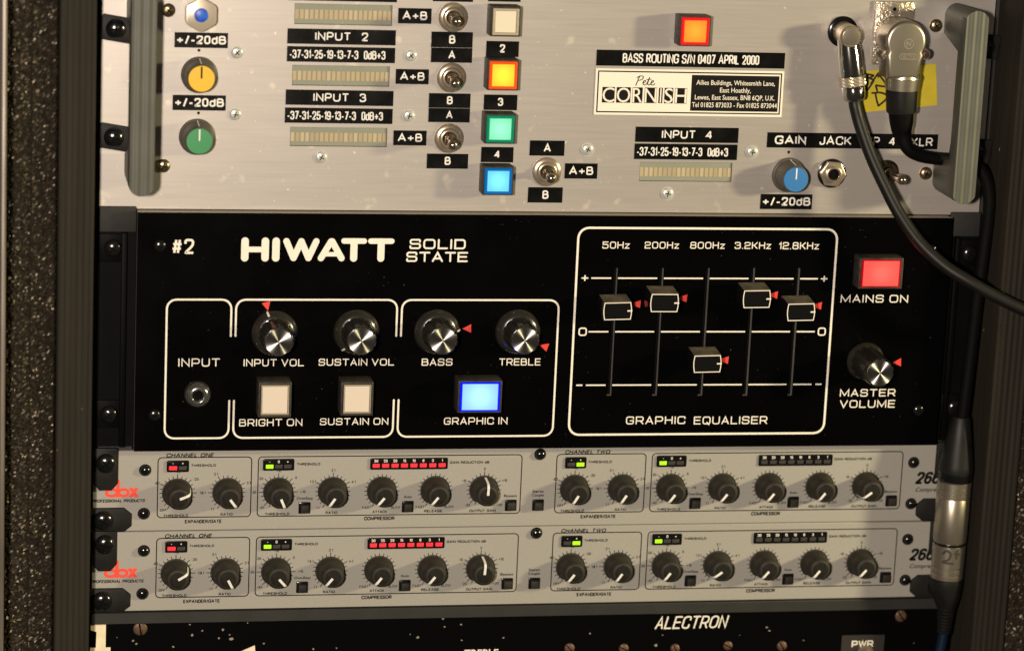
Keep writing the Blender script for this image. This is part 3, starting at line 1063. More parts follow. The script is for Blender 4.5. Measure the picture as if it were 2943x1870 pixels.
def cap_knob(base, y, m):
    bx, bz = base
    prof = [(9.4, .3), (9.4, 1.6), (9.0, 2.0), (8.5, 2.2), (8.25, 3.0), (7.3, 13.2), (7.0, 13.9), (6.6, 14.2), (6.5, 14.0)]
    o = add('gain_knob', lathe(prof, 44), 'knobgrey', (bx, y, bz), bru)
    add('cap', lathe([(6.75, 13.6), (6.75, 14.3), (6.5, 14.65), (0, 14.8)], 40), m, (bx, y, bz), o)
    pr = 'ink' if m == 'yellowcap' else 'white'
    add('pointer', bbox(-.42, .42, -15.0, -14.5, .2, 6.2, .12, 1), pr, (bx, y, bz), o)
    v = []
    for (rr, d) in ((8.62, 2.3), (8.38, 3.0), (7.42, 13.2)):
        v += [(-.32, -d, rr), (.32, -d, rr)]
    add('pointer', (v, [(0, 1, 3, 2), (2, 3, 5, 4)]), 'white', (bx, y, bz), o, smooth=0)
    return o


cap_knob(P('1', 1459, 548), 0, 'yellowcap')
cap_knob(P('1', 1443, 1001), 0, 'greencap')
cap_knob(P('4', 163, 1240), 0, 'bluecap')

# jack sockets
px, pz = P('1', 1474, 112, -7.5)
o = add('jack_socket', lathe([(7.4, 0), (7.4, 4.5), (7.0, 5.0)], 36), 'nickeldark', (px, 0, pz), bru)
hexo = [(9.3 * math.cos(rad(a)), 9.3 * math.sin(rad(a))) for a in range(30, 390, 60)]
hx = fillet([(a * .98, b * .98, 1.6) for a, b in hexo], True, 4)
add('hex_nut', prism(hx, -3.8, -8.2, .5), 'nutsteel', (px, 0, pz), o)
add('centre_post', lathe([(3.6, 8.2), (3.6, 8.7), (3.3, 8.9), (0, 8.95)], 28), 'blueplastic', (px, 0, pz), o)
px, pz = P('4', 475, 1233, -2)
o = add('jack_socket', lathe([(7.9, 0), (7.9, .9), (7.2, 1.3), (0, 1.3)], 40), 'blackgloss', (px, 0, pz), bru)
hx = fillet([(a * .80, b * .80, .5) for a, b in hexo], True, 2)
hxr = [(a * math.cos(.45) - b * math.sin(.45), a * math.sin(.45) + b * math.cos(.45)) for a, b in hx]
add('hex_nut', prism(hxr, -1.2, -4.0, .7), 'nickel', (px, 0, pz), o)
add('bush', lathe([(4.6, 3.9), (4.6, 5.3), (4.2, 5.6), (3.3, 5.6), (3.1, 5.2), (3.1, 4.3), (0, 4.25)], 32), 'nickel', (px, 0, pz), o)
add('socket_hole', lathe([(3.0, 4.4), (0, 4.41)], 24), 'hole', (px, 0, pz), o)

# toggles
for tag, b0, b1, t0, t1 in (('2', 1410, 130, 1432, 163), ('2', 1398, 572, 1425, 615), ('2', 1380, 1016, 1410, 1072), ('3', 177, 1220, 212, 1270)):
    t = P3(tag, t0, t1, -20)
    toggle(bru, P(tag, b0, b1, -1), tuple(t), 0)
t = P3('4', 984, 1284, -22)
toggle(bru, P('4', 862, 1225, -1), tuple(t), 0, 6.9, 'nickeldark')

# lit buttons
for tag, a, b, c, d, ln, rm, sp_ in (('2', 1697, 62, 1893, 262, 'unlit', 'clear', None), ('2', 1675, 453, 1880, 656, G_ORANGE[0], G_ORANGE[1], ((1, .35, .03), .0016)),
                                ('2', 1655, 850, 1857, 1047, G_GREEN[0], G_GREEN[1], ((.1, 1, .5), .0010)), ('2', 1640, 1235, 1841, 1424, G_BLUE[0], G_BLUE[1], ((.05, .45, 1), .0016)),
                                ('3', 1132, 128, 1330, 322, G_RED[0], G_RED[1], ((1, .08, .02), .0016))):
    push_button(bru, RECT(tag, a, b, c, d, -12.5), 12, 0, ln, rm, 1.10, .80, spill=sp_)


# handles
def handle(cx, zc, length, wd=13.2):
    r = wd / 2
    zl, zh = zc - length / 2, zc + length / 2
    n = 40
    v, f = [], []
    cols = []
    for i in range(n + 1):
        xx = -r * math.cos(math.pi * i / n) if i in (0, n) else -r + wd * i / n
        e = r - math.sqrt(max(r * r - xx * xx, 0))
        g_ = 0.40 * (0.5 - 0.5 * math.cos((xx + r) / wd * 2 * math.pi * 3.0))
        if abs(xx) > r * .93:
            g_ += (abs(xx) - r * .93) * 2.2
        cols.append((xx, zl + e, zh - e, -34 + g_))
    for xx, a, b, yy in cols:
        v += [(xx, yy, a), (xx, yy, b), (xx, -25, a), (xx, -25, b)]
    for i in range(n):
        a, b = i * 4, i * 4 + 4
        f += [(a, b, b + 1, a + 1), (a + 2, a + 3, b + 3, b + 2), (a, a + 2, b + 2, b), (a + 1, b + 1, b + 3, a + 3)]
    f += [(0, 1, 3, 2), (n * 4, n * 4 + 2, n * 4 + 3, n * 4 + 1)]
    o = add('handle', shift((v, f), 0, 0, -zc), 'handle', (cx, 0, zc), bru)
    for s in (-1, 1):
        out = []
        for k_ in range(13):
            t_ = math.pi * k_ / 12
            out.append((r * math.cos(t_) * .985, s * (length / 2 - r + r * .985 * math.sin(t_))))
        out += [(-r * .985, s * (length / 2 - 16)), (r * .985, s * (length / 2 - 16))]
        pr = prism(out, 0, -26)
        # the inner face leans towards the grip
        pv = [(a, b, c - (s * 7.0 if (b < -20 and abs(c) < length / 2 - 15) else 0)) for a, b, c in pr[0]]
        add('foot', (pv, pr[1]), 'handle', (cx, 0, zc), o)


pr_t, pr_b = P3('4', 1493, 80, -34), P3('4', 1423, 1450, -34)
zc, ln = (pr_t.z + pr_b.z) / 2, abs(pr_t.z - pr_b.z)
handle((pr_t.x + pr_b.x) / 2, zc, ln)
plb = P3('1', 1040, 1442, -34)
handle(P('1', 1047, 700, -34)[0], plb.z + ln / 2, ln)

# rack screws with cup plates
for tag, a, b, rot in (('1', 850, 215, rad(9)), ('1', 835, 1010, rad(9))):
    px, pz = P(tag, a, b, -3)
    cup_plate(bru, px, pz, rot)
    rack_screw(bru, px, pz, -1.6, 5.2)
for a, b in ((1580, 330), (1530, 1070)):
    px, pz = P('4', a, b, -2)
    px = min(px, XR - 9)
    cup_plate(bru, px, pz, rad(180 + 6))
    rack_screw(bru, px, pz, -1.6, 5.2)

# XLR socket plate
x, z, w_, h = RECT('4', 768, 12, 1047, 462, -1.5)
o = add('socket_plate', bbox(-w_ / 2, w_ / 2, -2.2, 0, -h / 2, h / 2, .8), 'cast', (x, 0, z), bru)
px, pz = P('4', 915, 66, -2.2)
add('rivet', lathe([(2.6, 2.1), (2.5, 2.6), (1.1, 2.7), (1.0, 2.3), (0, 2.25)], 24), 'satin', (px, 0, pz), o)
add('rivet_hole', lathe([(1.05, 2.72), (0, 2.73)], 16), 'hole', (px, 0, pz), o)

# ================================================================== yellow tape under the plugs
c4 = [P('4', 588, 518), P('4', 1207, 452), P('4', 1217, 745), P('4', 598, 806)]
x, z = sum(c[0] for c in c4) / 4, sum(c[1] for c in c4) / 4
v, f = [], []
N = 16
rnd = random.Random(2)
for i in range(N + 1):
    t = i / N
    for s in (0, 1):
        a, b = (c4[0], c4[1]) if s == 0 else (c4[3], c4[2])
        jx = rnd.uniform(-.6, .6) if i == 0 else 0
        for yy in (-.45, -.2):
            v.append((a[0] + (b[0] - a[0]) * t - x + jx, yy - .25 * math.sin(t * 9), a[1] + (b[1] - a[1]) * t - z))
for i in range(N):
    a, b = i * 4, i * 4 + 4
    f += [(a, b, b + 2, a + 2), (a + 1, a + 3, b + 3, b + 1), (a, a + 1, b + 1, b), (a + 2, b + 2, b + 3, a + 3)]
f += [(0, 2, 3, 1), (N * 4, N * 4 + 1, N * 4 + 3, N * 4 + 2)]
yt = thing('adhesive_tape', 'yellow tape with handwritten black letters, stuck behind the two plugs', 'tape', (x, 0, z))
add('strip', (v, f), 'yellowtape', (x, 0, z), yt)
STR = [[(515, 1020), (620, 1040), (560, 1075)], [(545, 1030), (545, 1120), (530, 1240)], [(560, 1075), (620, 1100), (615, 1130), (535, 1250)],
       [(590, 1150), (690, 1010), (690, 1060)], [(690, 1015), (800, 1180), (660, 1175)], [(655, 1180), (675, 1250)],
       [(605, 1280), (720, 1275), (800, 1310), (790, 1370), (700, 1450)], [(650, 1285), (665, 1370), (690, 1455)]]
g = []
for i, s in enumerate(STR):
    pts = [P3('J', a, b, -1.0) for a, b in s]
    pts = spline([(p.x - x, p.z - z, 0) for p in pts], 6)
    g.append(ribbon([(p.x, p.y) for p in pts], 1.05, False, -.006 * i, 4))
add('handwriting', join(*g), 'marker', (x, -.95, z), yt, smooth=0)

# ================================================================== jack cable
jb = P('4', 545, 225)
jx, jz = jb
je = P3('4', 607, 262, -17)
jack = thing('jack_cable', 'black cable with right-angle silver jack plug hanging across the panels', 'cable', (jx, 0, jz))
o = add('socket_ring', lathe([(8.3, .1), (8.3, 1.0), (7.6, 1.6), (5.6, 1.7), (5.4, 1.2), (0, 1.2)], 40), 'blackgloss', (jx, 0, jz), jack)
ax = (je - Vector((jx, 0, jz)))
u = ax.normalized()
Lx = ax.length
o = add('plug_body', tube([u * 1.0, u * 2.4, u * 2.6, u * (Lx * .5), u * (Lx * .85), u * (Lx * .97), u * Lx], [4.8, 4.9, 5.9, 5.9, 6.0, 5.8, 5.3], 32), 'nickel', (jx, 0, jz), jack)
add('end_cap', tube([u * (Lx - .6), u * (Lx + .5), u * (Lx + .6)], [4.6, 4.5, 4.0], 32), 'satin', (jx, 0, jz), jack)
h0 = Vector((jx, 0, jz)) + u * (Lx * .60)
h1 = P3('4', 632, 715, -12.5)
dd = h1 - h0
rel0 = h0 - Vector((jx, 0, jz))
fr = [0, .12, .3, .55, .60, .61]
add('plug_barrel', tube([rel0 + dd * t for t in (0, .15, .30, .60, .625)], [5.6, 5.9, 6.3, 6.5, 6.4], 32), 'chrome', (jx, 0, jz), jack)


def kn(i, k):
    return 1.0 + (0.09 if (k + i) % 4 < 2 else 0)


add('knurled_ring', tube([rel0 + dd * (.63 + .013 * k_) for k_ in range(12)], 6.6, 64, True, kn), 'lightsatin', (jx, 0, jz), jack, smooth=0)
add('plug_tail', tube([rel0 + dd * t for t in (.775, .79, .90, .96, .99, 1.0)], [5.9, 6.2, 6.2, 5.9, 5.2, 4.3], 32), 'chrome', (jx, 0, jz), jack)
cp = [h1 - dd * .04] + [P3('O', a, b, yy) for a, b, yy in ((2457, 302, -14), (2466, 340, -15), (2481, 388, -17), (2507, 458, -20), (2543, 535, -24), (2583, 612, -28), (2640, 694, -33),
                                                        (2712, 762, -39), (2784, 808, -44), (2857, 849, -47), (2945, 891, -50), (3050, 925, -52))]
add('cable', tube(spline([p - Vector((jx, 0, jz)) for p in cp], 8), 3.35, 18), 'cable', (jx, 0, jz), jack)

# ================================================================== microphone cable: right-angle plug, cable under the handle, in-line socket
hc = P3('4', 1015, 300, -25)
mx_, mz_ = hc.x - 1, hc.z
mic = thing('microphone_cable', 'cable from right-angle microphone plug under the handle down to an in-line connector', 'cable', (mx_, 0, mz_))
nb = P3('4', 972, 560, -24)
nx, nz = nb.x - mx_, nb.z - mz_
R_ = 11.2
out = [(R_ * math.cos(rad(a)), R_ * math.sin(rad(a))) for a in range(-30, 211, 8)]
out += [(-R_ * .93, -7.2), (-9.9, -10.0), (nx - 8.8, nz), (nx + 8.8, nz), (9.3, -10.0), (R_ * .93, -7.2)]
o = add('plug_head', prism(out, -10, -25, 2.2, 4), 'satin', (mx_, 0, mz_), mic, smooth=50)
add('plug_collar', lathe([(9.4, 0), (9.4, 2.6), (R_ - .5, 3.4), (R_ - .3, 4), (R_ - .3, 11), (R_ - .8, 11.3)], 48), 'satin', (mx_, 0, mz_), mic)
for a, b in ((862, 393), (1136, 388)):
    e = P3('4', a, b, -20)
    s = add('boss', lathe([(3.0, 0), (3.0, 8.5), (2.6, 9.2), (0, 9.3)], 24), 'satin', (e.x, -10.5, e.z), mic)
    screw(mic, e.x, e.z, 2.0, 'copper', -19.7, 1.2, drive='cross')
# flat emblem, paler colour standing in for light on raised lines
ec = P3('4', 1017, 313, -25)
g = [ribbon([(2.5 * math.cos(t * .2618), 2.5 * math.sin(t * .2618)) for t in range(24)], .5, True, 0)]
g.append(ribbon([(-1.0, -1.5), (-.7, 1.0), (.7, -1.0), (1.0, 1.5)], .55, False, -.01, 2))
g.append(ribbon([(-1.7, -.3), (-.8, 1.2)], .45, False, -.02, 2))
add('emblem', join(*g), 'lightsatin', (ec.x, -25.12, ec.z), mic, smooth=0)
ec = P3('4', 1013, 403, -25)
g = [ribbon(rrect(-4.9, -1.35, 4.9, 1.35, 1.3), .4, True, 0), text_geo('NEUTRIK', 7.8, 1.5, .01, y=-.01)]
add('emblem_lettering', join(*g), 'lightsatin', (ec.x, -25.12, ec.z), mic, smooth=0)
# neck ring, gland and boot along the leaning axis
A0, A1 = P3('4', 972, 552, -15.5), P3('4', 966, 640, -15.5)
B1 = P3('4', 962, 800, -15)
C1 = P3('4', 968, 985, -13)
og = Vector((mx_, 0, mz_))
add('neck_ring', tube([A0 + (A1 - A0) * t - og for t in (-.25, 0, .02, .06, .95, 1.0)], [9.4, 9.6, 9.9, 9.3, 8.7, 8.3], 36), 'satin', (mx_, 0, mz_), mic)
add('gland', tube([A1 + (B1 - A1) * t - og for t in (-.04, 0, .9, .97, 1.0)], [8.2, 8.6, 8.1, 7.8, 7.2], 36, True, lambda i, k_: 1.0 - (.035 if k_ % 6 == 0 else 0)), 'black', (mx_, 0, mz_), mic)
cpts = [B1 - (B1 - A1) * .05, B1 + (C1 - B1) * .35, C1 + Vector((0, 0, 3))] + [P3('4', a, b, yy) for a, b, yy in ((1010, 1052, -15), (1085, 1100, -14), (1190, 1122, -13), (1310, 1132, -12))] + \
    [P3('O', a, b, yy) for a, b, yy in ((2770, 462, -11), (2806, 476, -11), (2832, 510, -12), (2843, 560, -13), (2841, 620, -14), (2832, 690, -14), (2810, 850, -15), (2794, 980, -15), (2774, 1140, -16), (2764, 1210, -16))]
sp = spline([p - og for p in cpts], 6)
rr = [6.8, 6.8, 6.7, 6.6, 6.5, 6.4, 6.3, 6.2, 6.0, 5.8, 5.6, 5.4, 5.1, 4.8, 4.4, 4.1, 3.9, 3.7]
rr = rr + [3.5] * (len(sp) - len(rr))
add('cable', tube(sp, rr, 18), 'cableshaded', (mx_, 0, mz_), mic)


def conn(pts, tagged, yy):
    return [P3(t_, a, b, yy) for t_, a, b in pts]


T0, T1, T2 = P3('H', 345, 97, -17), P3('H', 312, 440, -17), P3('H', 305, 485, -17)
T3 = P3('H', 275, 858, -17)
add('boot', tube([T0 + (T1 - T0) * t - og for t in (0, .03, .4, .85, .95, 1.0)], [4.6, 5.2, 7.2, 9.3, 9.6, 9.2], 32), 'black', (mx_, 0, mz_), mic)
add('boot_ring', tube([T1 + (T2 - T1) * t - og for t in (-.05, 0, .8, 1.0)], [9.0, 9.5, 9.5, 9.2], 32), 'blackgloss', (mx_, 0, mz_), mic)
pts, rads = [], []
for t, r0 in ((0, 9.0), (.01, 9.5), (.09, 9.5), (.10, 9.1), (.115, 9.1), (.125, 9.5), (.17, 9.5), (.18, 9.1), (.195, 9.1), (.205, 9.5), (.25, 9.5), (.26, 9.1), (.275, 9.1), (.29, 9.4), (.97, 9.3), (.99, 9.0), (1.0, 8.6)):
    pts.append(T2 + (T3 - T2) * t - og)
    rads.append(r0)
add('connector_shell', tube(pts, rads, 40), 'satin', (mx_, 0, mz_), mic)

# ================================================================== blue cable with its connector plugged in from below
U0, U1 = P3('H', 274, 868, -17), P3('H', 254, 1080, -17)
bl = thing('blue_cable', 'blue cable with silver connector marked 2+ at lower right', 'cable', tuple(U0))
og = U0
add('seal_ring', tube([(T3 + (U0 - T3) * t - og) for t in (-.3, .2, 1.0, 1.2)], [8.5, 8.7, 8.7, 8.5], 36), 'blackgloss', tuple(U0), bl)
pts, rads = [], []
for t, r0 in ((0.03, 8.6), (.05, 9.1), (.63, 9.1), (.65, 8.75), (.69, 8.75), (.71, 9.1), (.80, 9.1), (.82, 8.75), (.86, 8.75), (.88, 9.1), (.98, 9.0), (1.0, 8.6)):
    pts.append((U1 - U0) * t)
    rads.append(r0)
add('connector_shell', tube(pts, rads, 40), 'satin', tuple(U0), bl)
g = []
ctr = P3('H', 292, 960, -27)
for i, s in enumerate(([(245, 945), (262, 925), (285, 940), (275, 975), (245, 995), (300, 1000)], [(325, 920), (318, 960), (322, 968)], [(310, 938), (336, 945)])):
    pp = [P3('H', a, b, -27) - ctr for a, b in s]
    ax0 = P3('H', 265, 975, -17)
    line = spline([(p.x, p.z, 0) for p in pp], 6)
    gg = ribbon([(p.x, p.y) for p in line], 1.3, False, 0, 3)
    # lay the ink on the round shell
    vv = []
    for a, b, c in gg[0]:
        X_, Z_ = ctr.x + a, ctr.z + c
        t = (Z_ - U0.z) / (U1.z - U0.z)
        axis = U0 + (U1 - U0) * t
        dx = max(-9.0, min(9.0, X_ - axis.x))
        vv.append((X_ - U0.x, axis.y - math.sqrt(max(9.18 ** 2 - dx * dx, .2)) - U0.y - .01 * i, Z_ - U0.z))
    g.append((vv, gg[1]))
add('handwriting', join(*g), 'fadedmarker', tuple(U0), bl, smooth=0)
V1, V2, V3 = P3('H', 255, 1255, -17), P3('H', 238, 1420, -17), P3('H', 216, 1532, -17)
add('boot', tube([U1 + (V1 - U1) * t - og for t in (-.02, 0, .1, .7, 1.0)], [8.5, 9.0, 9.2, 7.4, 5.6], 32), 'black', tuple(U0), bl)
pts, rads = [], []
for k_ in range(25):
    pts.append(V1 + (V2 - V1) * (k_ / 24) - og)
    rads.append((4.6 - 1.2 * k_ / 24) * (1.12 if k_ % 3 else .86))
add('strain_relief', tube(pts, rads, 24), 'black', tuple(U0), bl)
V4 = V3 + (V3 - V2) * .8
add('cable', tube([V2 + (V3 - V2) * t - og for t in (-.1, 0, .3, .6, 1.0, 1.6)], 2.9, 18), 'bluecable', tuple(U0), bl)
# ================================================================== black preamplifier
YH = -8.0
HX0, HX1 = (P('O', 395, 640, YH)[0] + P('O', 385, 1280, YH)[0]) / 2, (P('O', 2728, 640, YH)[0] + P('O', 2700, 1270, YH)[0]) / 2
HZ1 = (P('O', 450, 612, YH)[1] + P('O', 2600, 624, YH)[1]) / 2
HZ0 = (P('O', 420, 1294, YH)[1] + P('O', 1500, 1290, YH)[1]) / 2
amp = thing('preamplifier', 'black solid-state preamplifier with graphic equaliser sliders in the middle of the rack', 'preamplifier', (0, 0, HZ0))
slots = []
for a, b in ((372, 325), (660, 612), (948, 898), (1232, 1182), (1515, 1463)):
    pt_, pb_ = P3('7', a, 372, YH), P3('7', b, 1172, YH)
    slots.append(((pt_.x + pb_.x) / 2, pb_.z, pt_.z))
sw = 1.25
pan = holed_panel(HX0, HX1, HZ0, HZ1, YH, YH + 3.0, [(sx - sw, sx + sw, za, zb) for sx, za, zb in slots])
add('front_panel', rel(pan, (0, 0, HZ0)), ['hiwatt', 'slotedge', 'edge'], (0, 0, HZ0), amp, smooth=0)
add('chassis', box(HX0 + .5, HX1 - .5, 4.2, 64, .3, HZ1 - HZ0 - .3), 'edge', (0, YH, HZ0), amp)
for s, x0, x1 in ((-1, -240, HX0), (1, HX1, 240)):
    o = add('rack_ear', box(0, x1 - x0, 0, 3, .6, HZ1 - HZ0 - .6), 'ear', (x0, 0, HZ0), amp)
    xi = (HX0 - 7.6) if s < 0 else (HX1 + 4.6)
    add('ear_flange', bbox(0, 3, -3.2, 0, .8, HZ1 - HZ0 - 12, .5), 'ear', (xi, 0, HZ0), o)
    cxp, czp = (P('5', 183, 108, -2) if s < 0 else P('8', 1140, 205, -2))
    add('cloth_patch', bbox(-9, 10 if s < 0 else 8, -1.8, 0, -6.6, 6.8, .5), 'grit', (cxp, -.1, czp), o)
for tag, a, b in (('5', 160, 285), ('5', 135, 1300), ('8', 1165, 405), ('8', 1062, 1462)):
    px, pz = P(tag, a, b, -3)
    add('cup_washer', bbox(-7.5, 6.0, -1.4, 0, -7.5, 7.5, .5), 'ear', (px, -.1, pz), amp)
    rack_screw(amp, px, pz, -1.3, 4.6)
for tag, a, b in (('5', 445, 270), ('5', 412, 1303), ('8', 905, 378), ('8', 815, 1480)):
    px, pz = P(tag, a, b, YH - 1)
    screw(amp, px, pz, 3.2, 'blackscrew', YH, 1.9)

YT = YH - .06


def amp_text(tag, x0, y0, x1, y1, s, st=.13, name='lettering', m='cream', wide=1.05, gap=.40):
    x, z, wd, h = RECT(tag, x0, y0, x1, y1, YH)
    add(name, square_text(s, wd, h, h * st, wide, gap), m, (x, YT, z), amp, smooth=0)


def amp_text2(tagl, xl, tagr, xr, y, h, s, st=.15):
    """text whose ends were measured in two different views"""
    a, b = P3(tagl, xl, y, YH), P3(tagr, xr, y, YH)
    hh = (P3(tagr, xr, y - h / 2, YH) - P3(tagr, xr, y + h / 2, YH)).length
    z = (P('6', 100, y, YH)[1])
    add('lettering', square_text(s, (b - a).length, hh, hh * st, 1.05, .40), 'cream', ((a.x + b.x) / 2, YT, z), amp, smooth=0)


amp_text('5', 558, 955, 812, 1005, 'INPUT', .14)
amp_text('5', 957, 959, 1326, 1003, 'INPUT VOL', .14)
amp_text2('5', 1415, '6', 388, 978, 42, 'SUSTAIN VOL', .14)
amp_text('6', 557, 956, 745, 999, 'BASS', .14)
amp_text('6', 1030, 955, 1283, 998, 'TREBLE', .14)
amp_text('6', 693, 1315, 1081, 1358, 'GRAPHIC IN', .14)
amp_text('5', 930, 1324, 1316, 1368, 'BRIGHT ON', .14)
amp_text2('5', 1423, '6', 353, 1340, 42, 'SUSTAIN ON', .14)
amp_text('7', 287, 206, 458, 250, '50Hz', .14)
amp_text('7', 553, 207, 768, 250, '200Hz', .14)
amp_text('7', 839, 208, 1056, 251, '800Hz', .14)
amp_text('7', 1119, 209, 1346, 252, '3.2KHz', .14)
amp_text('7', 1397, 210, 1648, 254, '12.8KHz', .14)
amp_text('7', 436, 1302, 808, 1351, 'GRAPHIC', .14)
amp_text('7', 862, 1302, 1323, 1351, 'EQUALISER', .14)
amp_text('8', 278, 686, 741, 739, 'MAINS ON', .14)
amp_text('8', 273, 1332, 653, 1383, 'MASTER', .14)
amp_text('8', 272, 1408, 651, 1460, 'VOLUME', .14)
x, z, wd, h = RECT('5', 516, 226, 657, 318, YH)
add('lettering', plain_text('#2', wd, h, st=.15), 'cream', (x, YT, z), amp, smooth=0)
amp_text('6', 483, 227, 826, 289, 'SOLID', .17, gap=.36)
amp_text('6', 463, 305, 839, 367, 'STATE', .17, gap=.32)
# big logo, heavy strokes with round ends
lg = {}
Ltop, Lbot = P('O', 900, 684, YH)[1], P('O', 900, 751, YH)[1]
Lz, Lh = (Ltop + Lbot) / 2, Ltop - Lbot


def lx(u):
    return P('O', u, 717, YH)[0]


sv, sh = Lh * .315, Lh * .235
zt, zb_ = Lh / 2, -Lh / 2
cx0 = lx(912)
logo = []
H0, H1 = lx(693) + sv / 2 - cx0, lx(773) - sv / 2 - cx0
logo += [ribbon([(H0, zb_ + sv * .45), (H0, zt - sv * .45)], sv, False, 0, 8), ribbon([(H1, zb_ + sv * .45), (H1, zt - sv * .45)], sv, False, 0, 8), ribbon([(H0, 0), (H1, 0)], sh, False, -.01)]
I0 = (lx(782) + lx(804)) / 2 - cx0
logo.append(ribbon([(I0, zb_ + sv * .45), (I0, zt - sv * .45)], sv, False, 0, 8))
W0, W1 = lx(813) - cx0 + sv * .45, lx(918) - cx0 - sv * .45
ww = (W1 - W0) / 4
for i in range(4):
    a, b = (zt - sv * .45, zb_ + sv * .45) if i % 2 == 0 else (zb_ + sv * .45, zt - sv * .45)
    logo.append(ribbon([(W0 + ww * i, a), (W0 + ww * (i + 1), b)], sv * .86, False, -.01 * (i % 2), 8))
A0_, A1_ = lx(914) - cx0 + sv * .42, lx(991) - cx0 - sv * .42
am = (A0_ + A1_) / 2
logo += [ribbon([(A0_, zb_ + sv * .45), (am - .3, zt - sv * .45)], sv * .86, False, -.02, 8), ribbon([(A1_, zb_ + sv * .45), (am + .3, zt - sv * .45)], sv * .86, False, -.03, 8),
         ribbon([(A0_ + 2.2, zb_ + Lh * .31), (A1_ - 2.2, zb_ + Lh * .31)], sh * .8, False, -.01)]
for a, b in ((980, 1054), (1057, 1133)):
    t0, t1 = lx(a) - cx0, lx(b) - cx0
    tm = (t0 + t1) / 2
    logo += [ribbon([(t0 + sh / 2, zt - sh / 2), (t1 - sh / 2, zt - sh / 2)], sh, False, -.05, 8), ribbon([(tm, zt - sh * .6), (tm, zb_ + sv * .45)], sv * .95, False, -.04, 8)]
add('logo', join(*logo), 'cream', (cx0, YT, Lz), amp, smooth=0)

# white outlines
lw = 1.0


def outline(name, pts, closed=True):
    cx = sum(p[0] for p in pts) / len(pts)
    cz = sum(p[1] for p in pts) / len(pts)
    g = ribbon(fillet([(p[0] - cx, p[1] - cz, p[2]) for p in pts], closed, 7), lw, closed, 0, 0 if closed else 4)
    add(name, g, 'cream', (cx, YT, cz), amp, smooth=0)


zt_ = P('6', 700, 599, YH)[1]
zbm = P('6', 300, 1434, YH)[1]
zg0, zg1 = P('6', 420, 818, YH)[1], P('6', 400, 1209, YH)[1]


def xm(t1, a, t2, b):
    """mean x of the top and bottom ends of an upright line"""
    return (P(t1, a, 598, YH)[0] + P(t2, b, 1437, YH)[0]) / 2


rc = 5.2
x1_, x2_ = xm('5', 492, '5', 470), xm('5', 885, '5', 862)
outline('panel_outline', [(x2_, zg0, 0), (x2_, zt_, rc), (x1_, zt_, rc), (x1_, zbm, rc), (x2_, zbm, rc), (x2_, zg1, 0)], False)
x1_, x2_ = xm('5', 914, '5', 890), xm('6', 406, '6', 381)
outline('panel_outline', [(x1_, zg0, 0), (x1_, zt_, rc), (x2_, zt_, rc), (x2_, zg0, 0)], False)
outline('panel_outline', [(x1_, zg1, 0), (x1_, zbm, rc), (x2_, zbm, rc), (x2_, zg1, 0)], False)
x1_, x2_ = xm('6', 434, '6', 411), xm('6', 1393, '6', 1358)
outline('panel_outline', [(x1_, zg0, 0), (x1_, zt_, rc), (x2_, zt_, rc), (x2_, zbm, rc), (x1_, zbm, rc), (x1_, zg1, 0)], False)
eT, eB = (P('7', 200, 119, YH)[1] + P('7', 1690, 129, YH)[1]) / 2, (P('7', 150, 1417, YH)[1] + P('7', 1600, 1408, YH)[1]) / 2
eL, eR = (P('7', 135, 200, YH)[0] + P('7', 77, 1350, YH)[0]) / 2, (P('7', 1756, 200, YH)[0] + P('7', 1684, 1350, YH)[0]) / 2
lw = 1.15
outline('panel_outline', [(eL, eT, 6), (eR, eT, 6), (eR, eB, 6), (eL, eB, 6)], True)

# equaliser scale
for (yl, xl, xr, sym) in ((437, 217, 1641, '+'), (771, 200, 1621, 'O'), (1104, 183, 1600, '-')):
    z = (P('7', xl, yl, YH)[1] + P('7', xr, yl, YH)[1]) / 2
    xa, xb = P('7', xl, yl, YH)[0], P('7', xr, yl, YH)[0]
    edges = [xa] + [q for sx, _, _ in slots for q in (sx - 2.1, sx + 1.6)] + [xb]
    g = [box(edges[i], edges[i + 1], 0, .04, -.38, .38) for i in range(0, len(edges), 2)]
    add('scale_line', rel(join(*g), (0, 0, 0)), 'cream', (0, YT, z), amp, smooth=0)
    for pxx in ((177, 1680) if sym == '+' else (163, 1665) if sym == 'O' else (142, 1644)):
        px, pz = P('7', pxx, yl + (1 if pxx > 900 else 0), YH)
        hgt = 4.6 if sym != '+' else 6.2
        if sym == '-':
            add('lettering', box(-1.7, 1.7, 0, .04, -.4, .4), 'cream', (px, YT, z), amp, smooth=0)
        else:
            add('lettering', square_text(sym, 4.6 if sym == 'O' else 3.8, hgt if sym == 'O' else 4.4, .75, 1, .2), 'cream', (px, YT, z), amp, smooth=0)

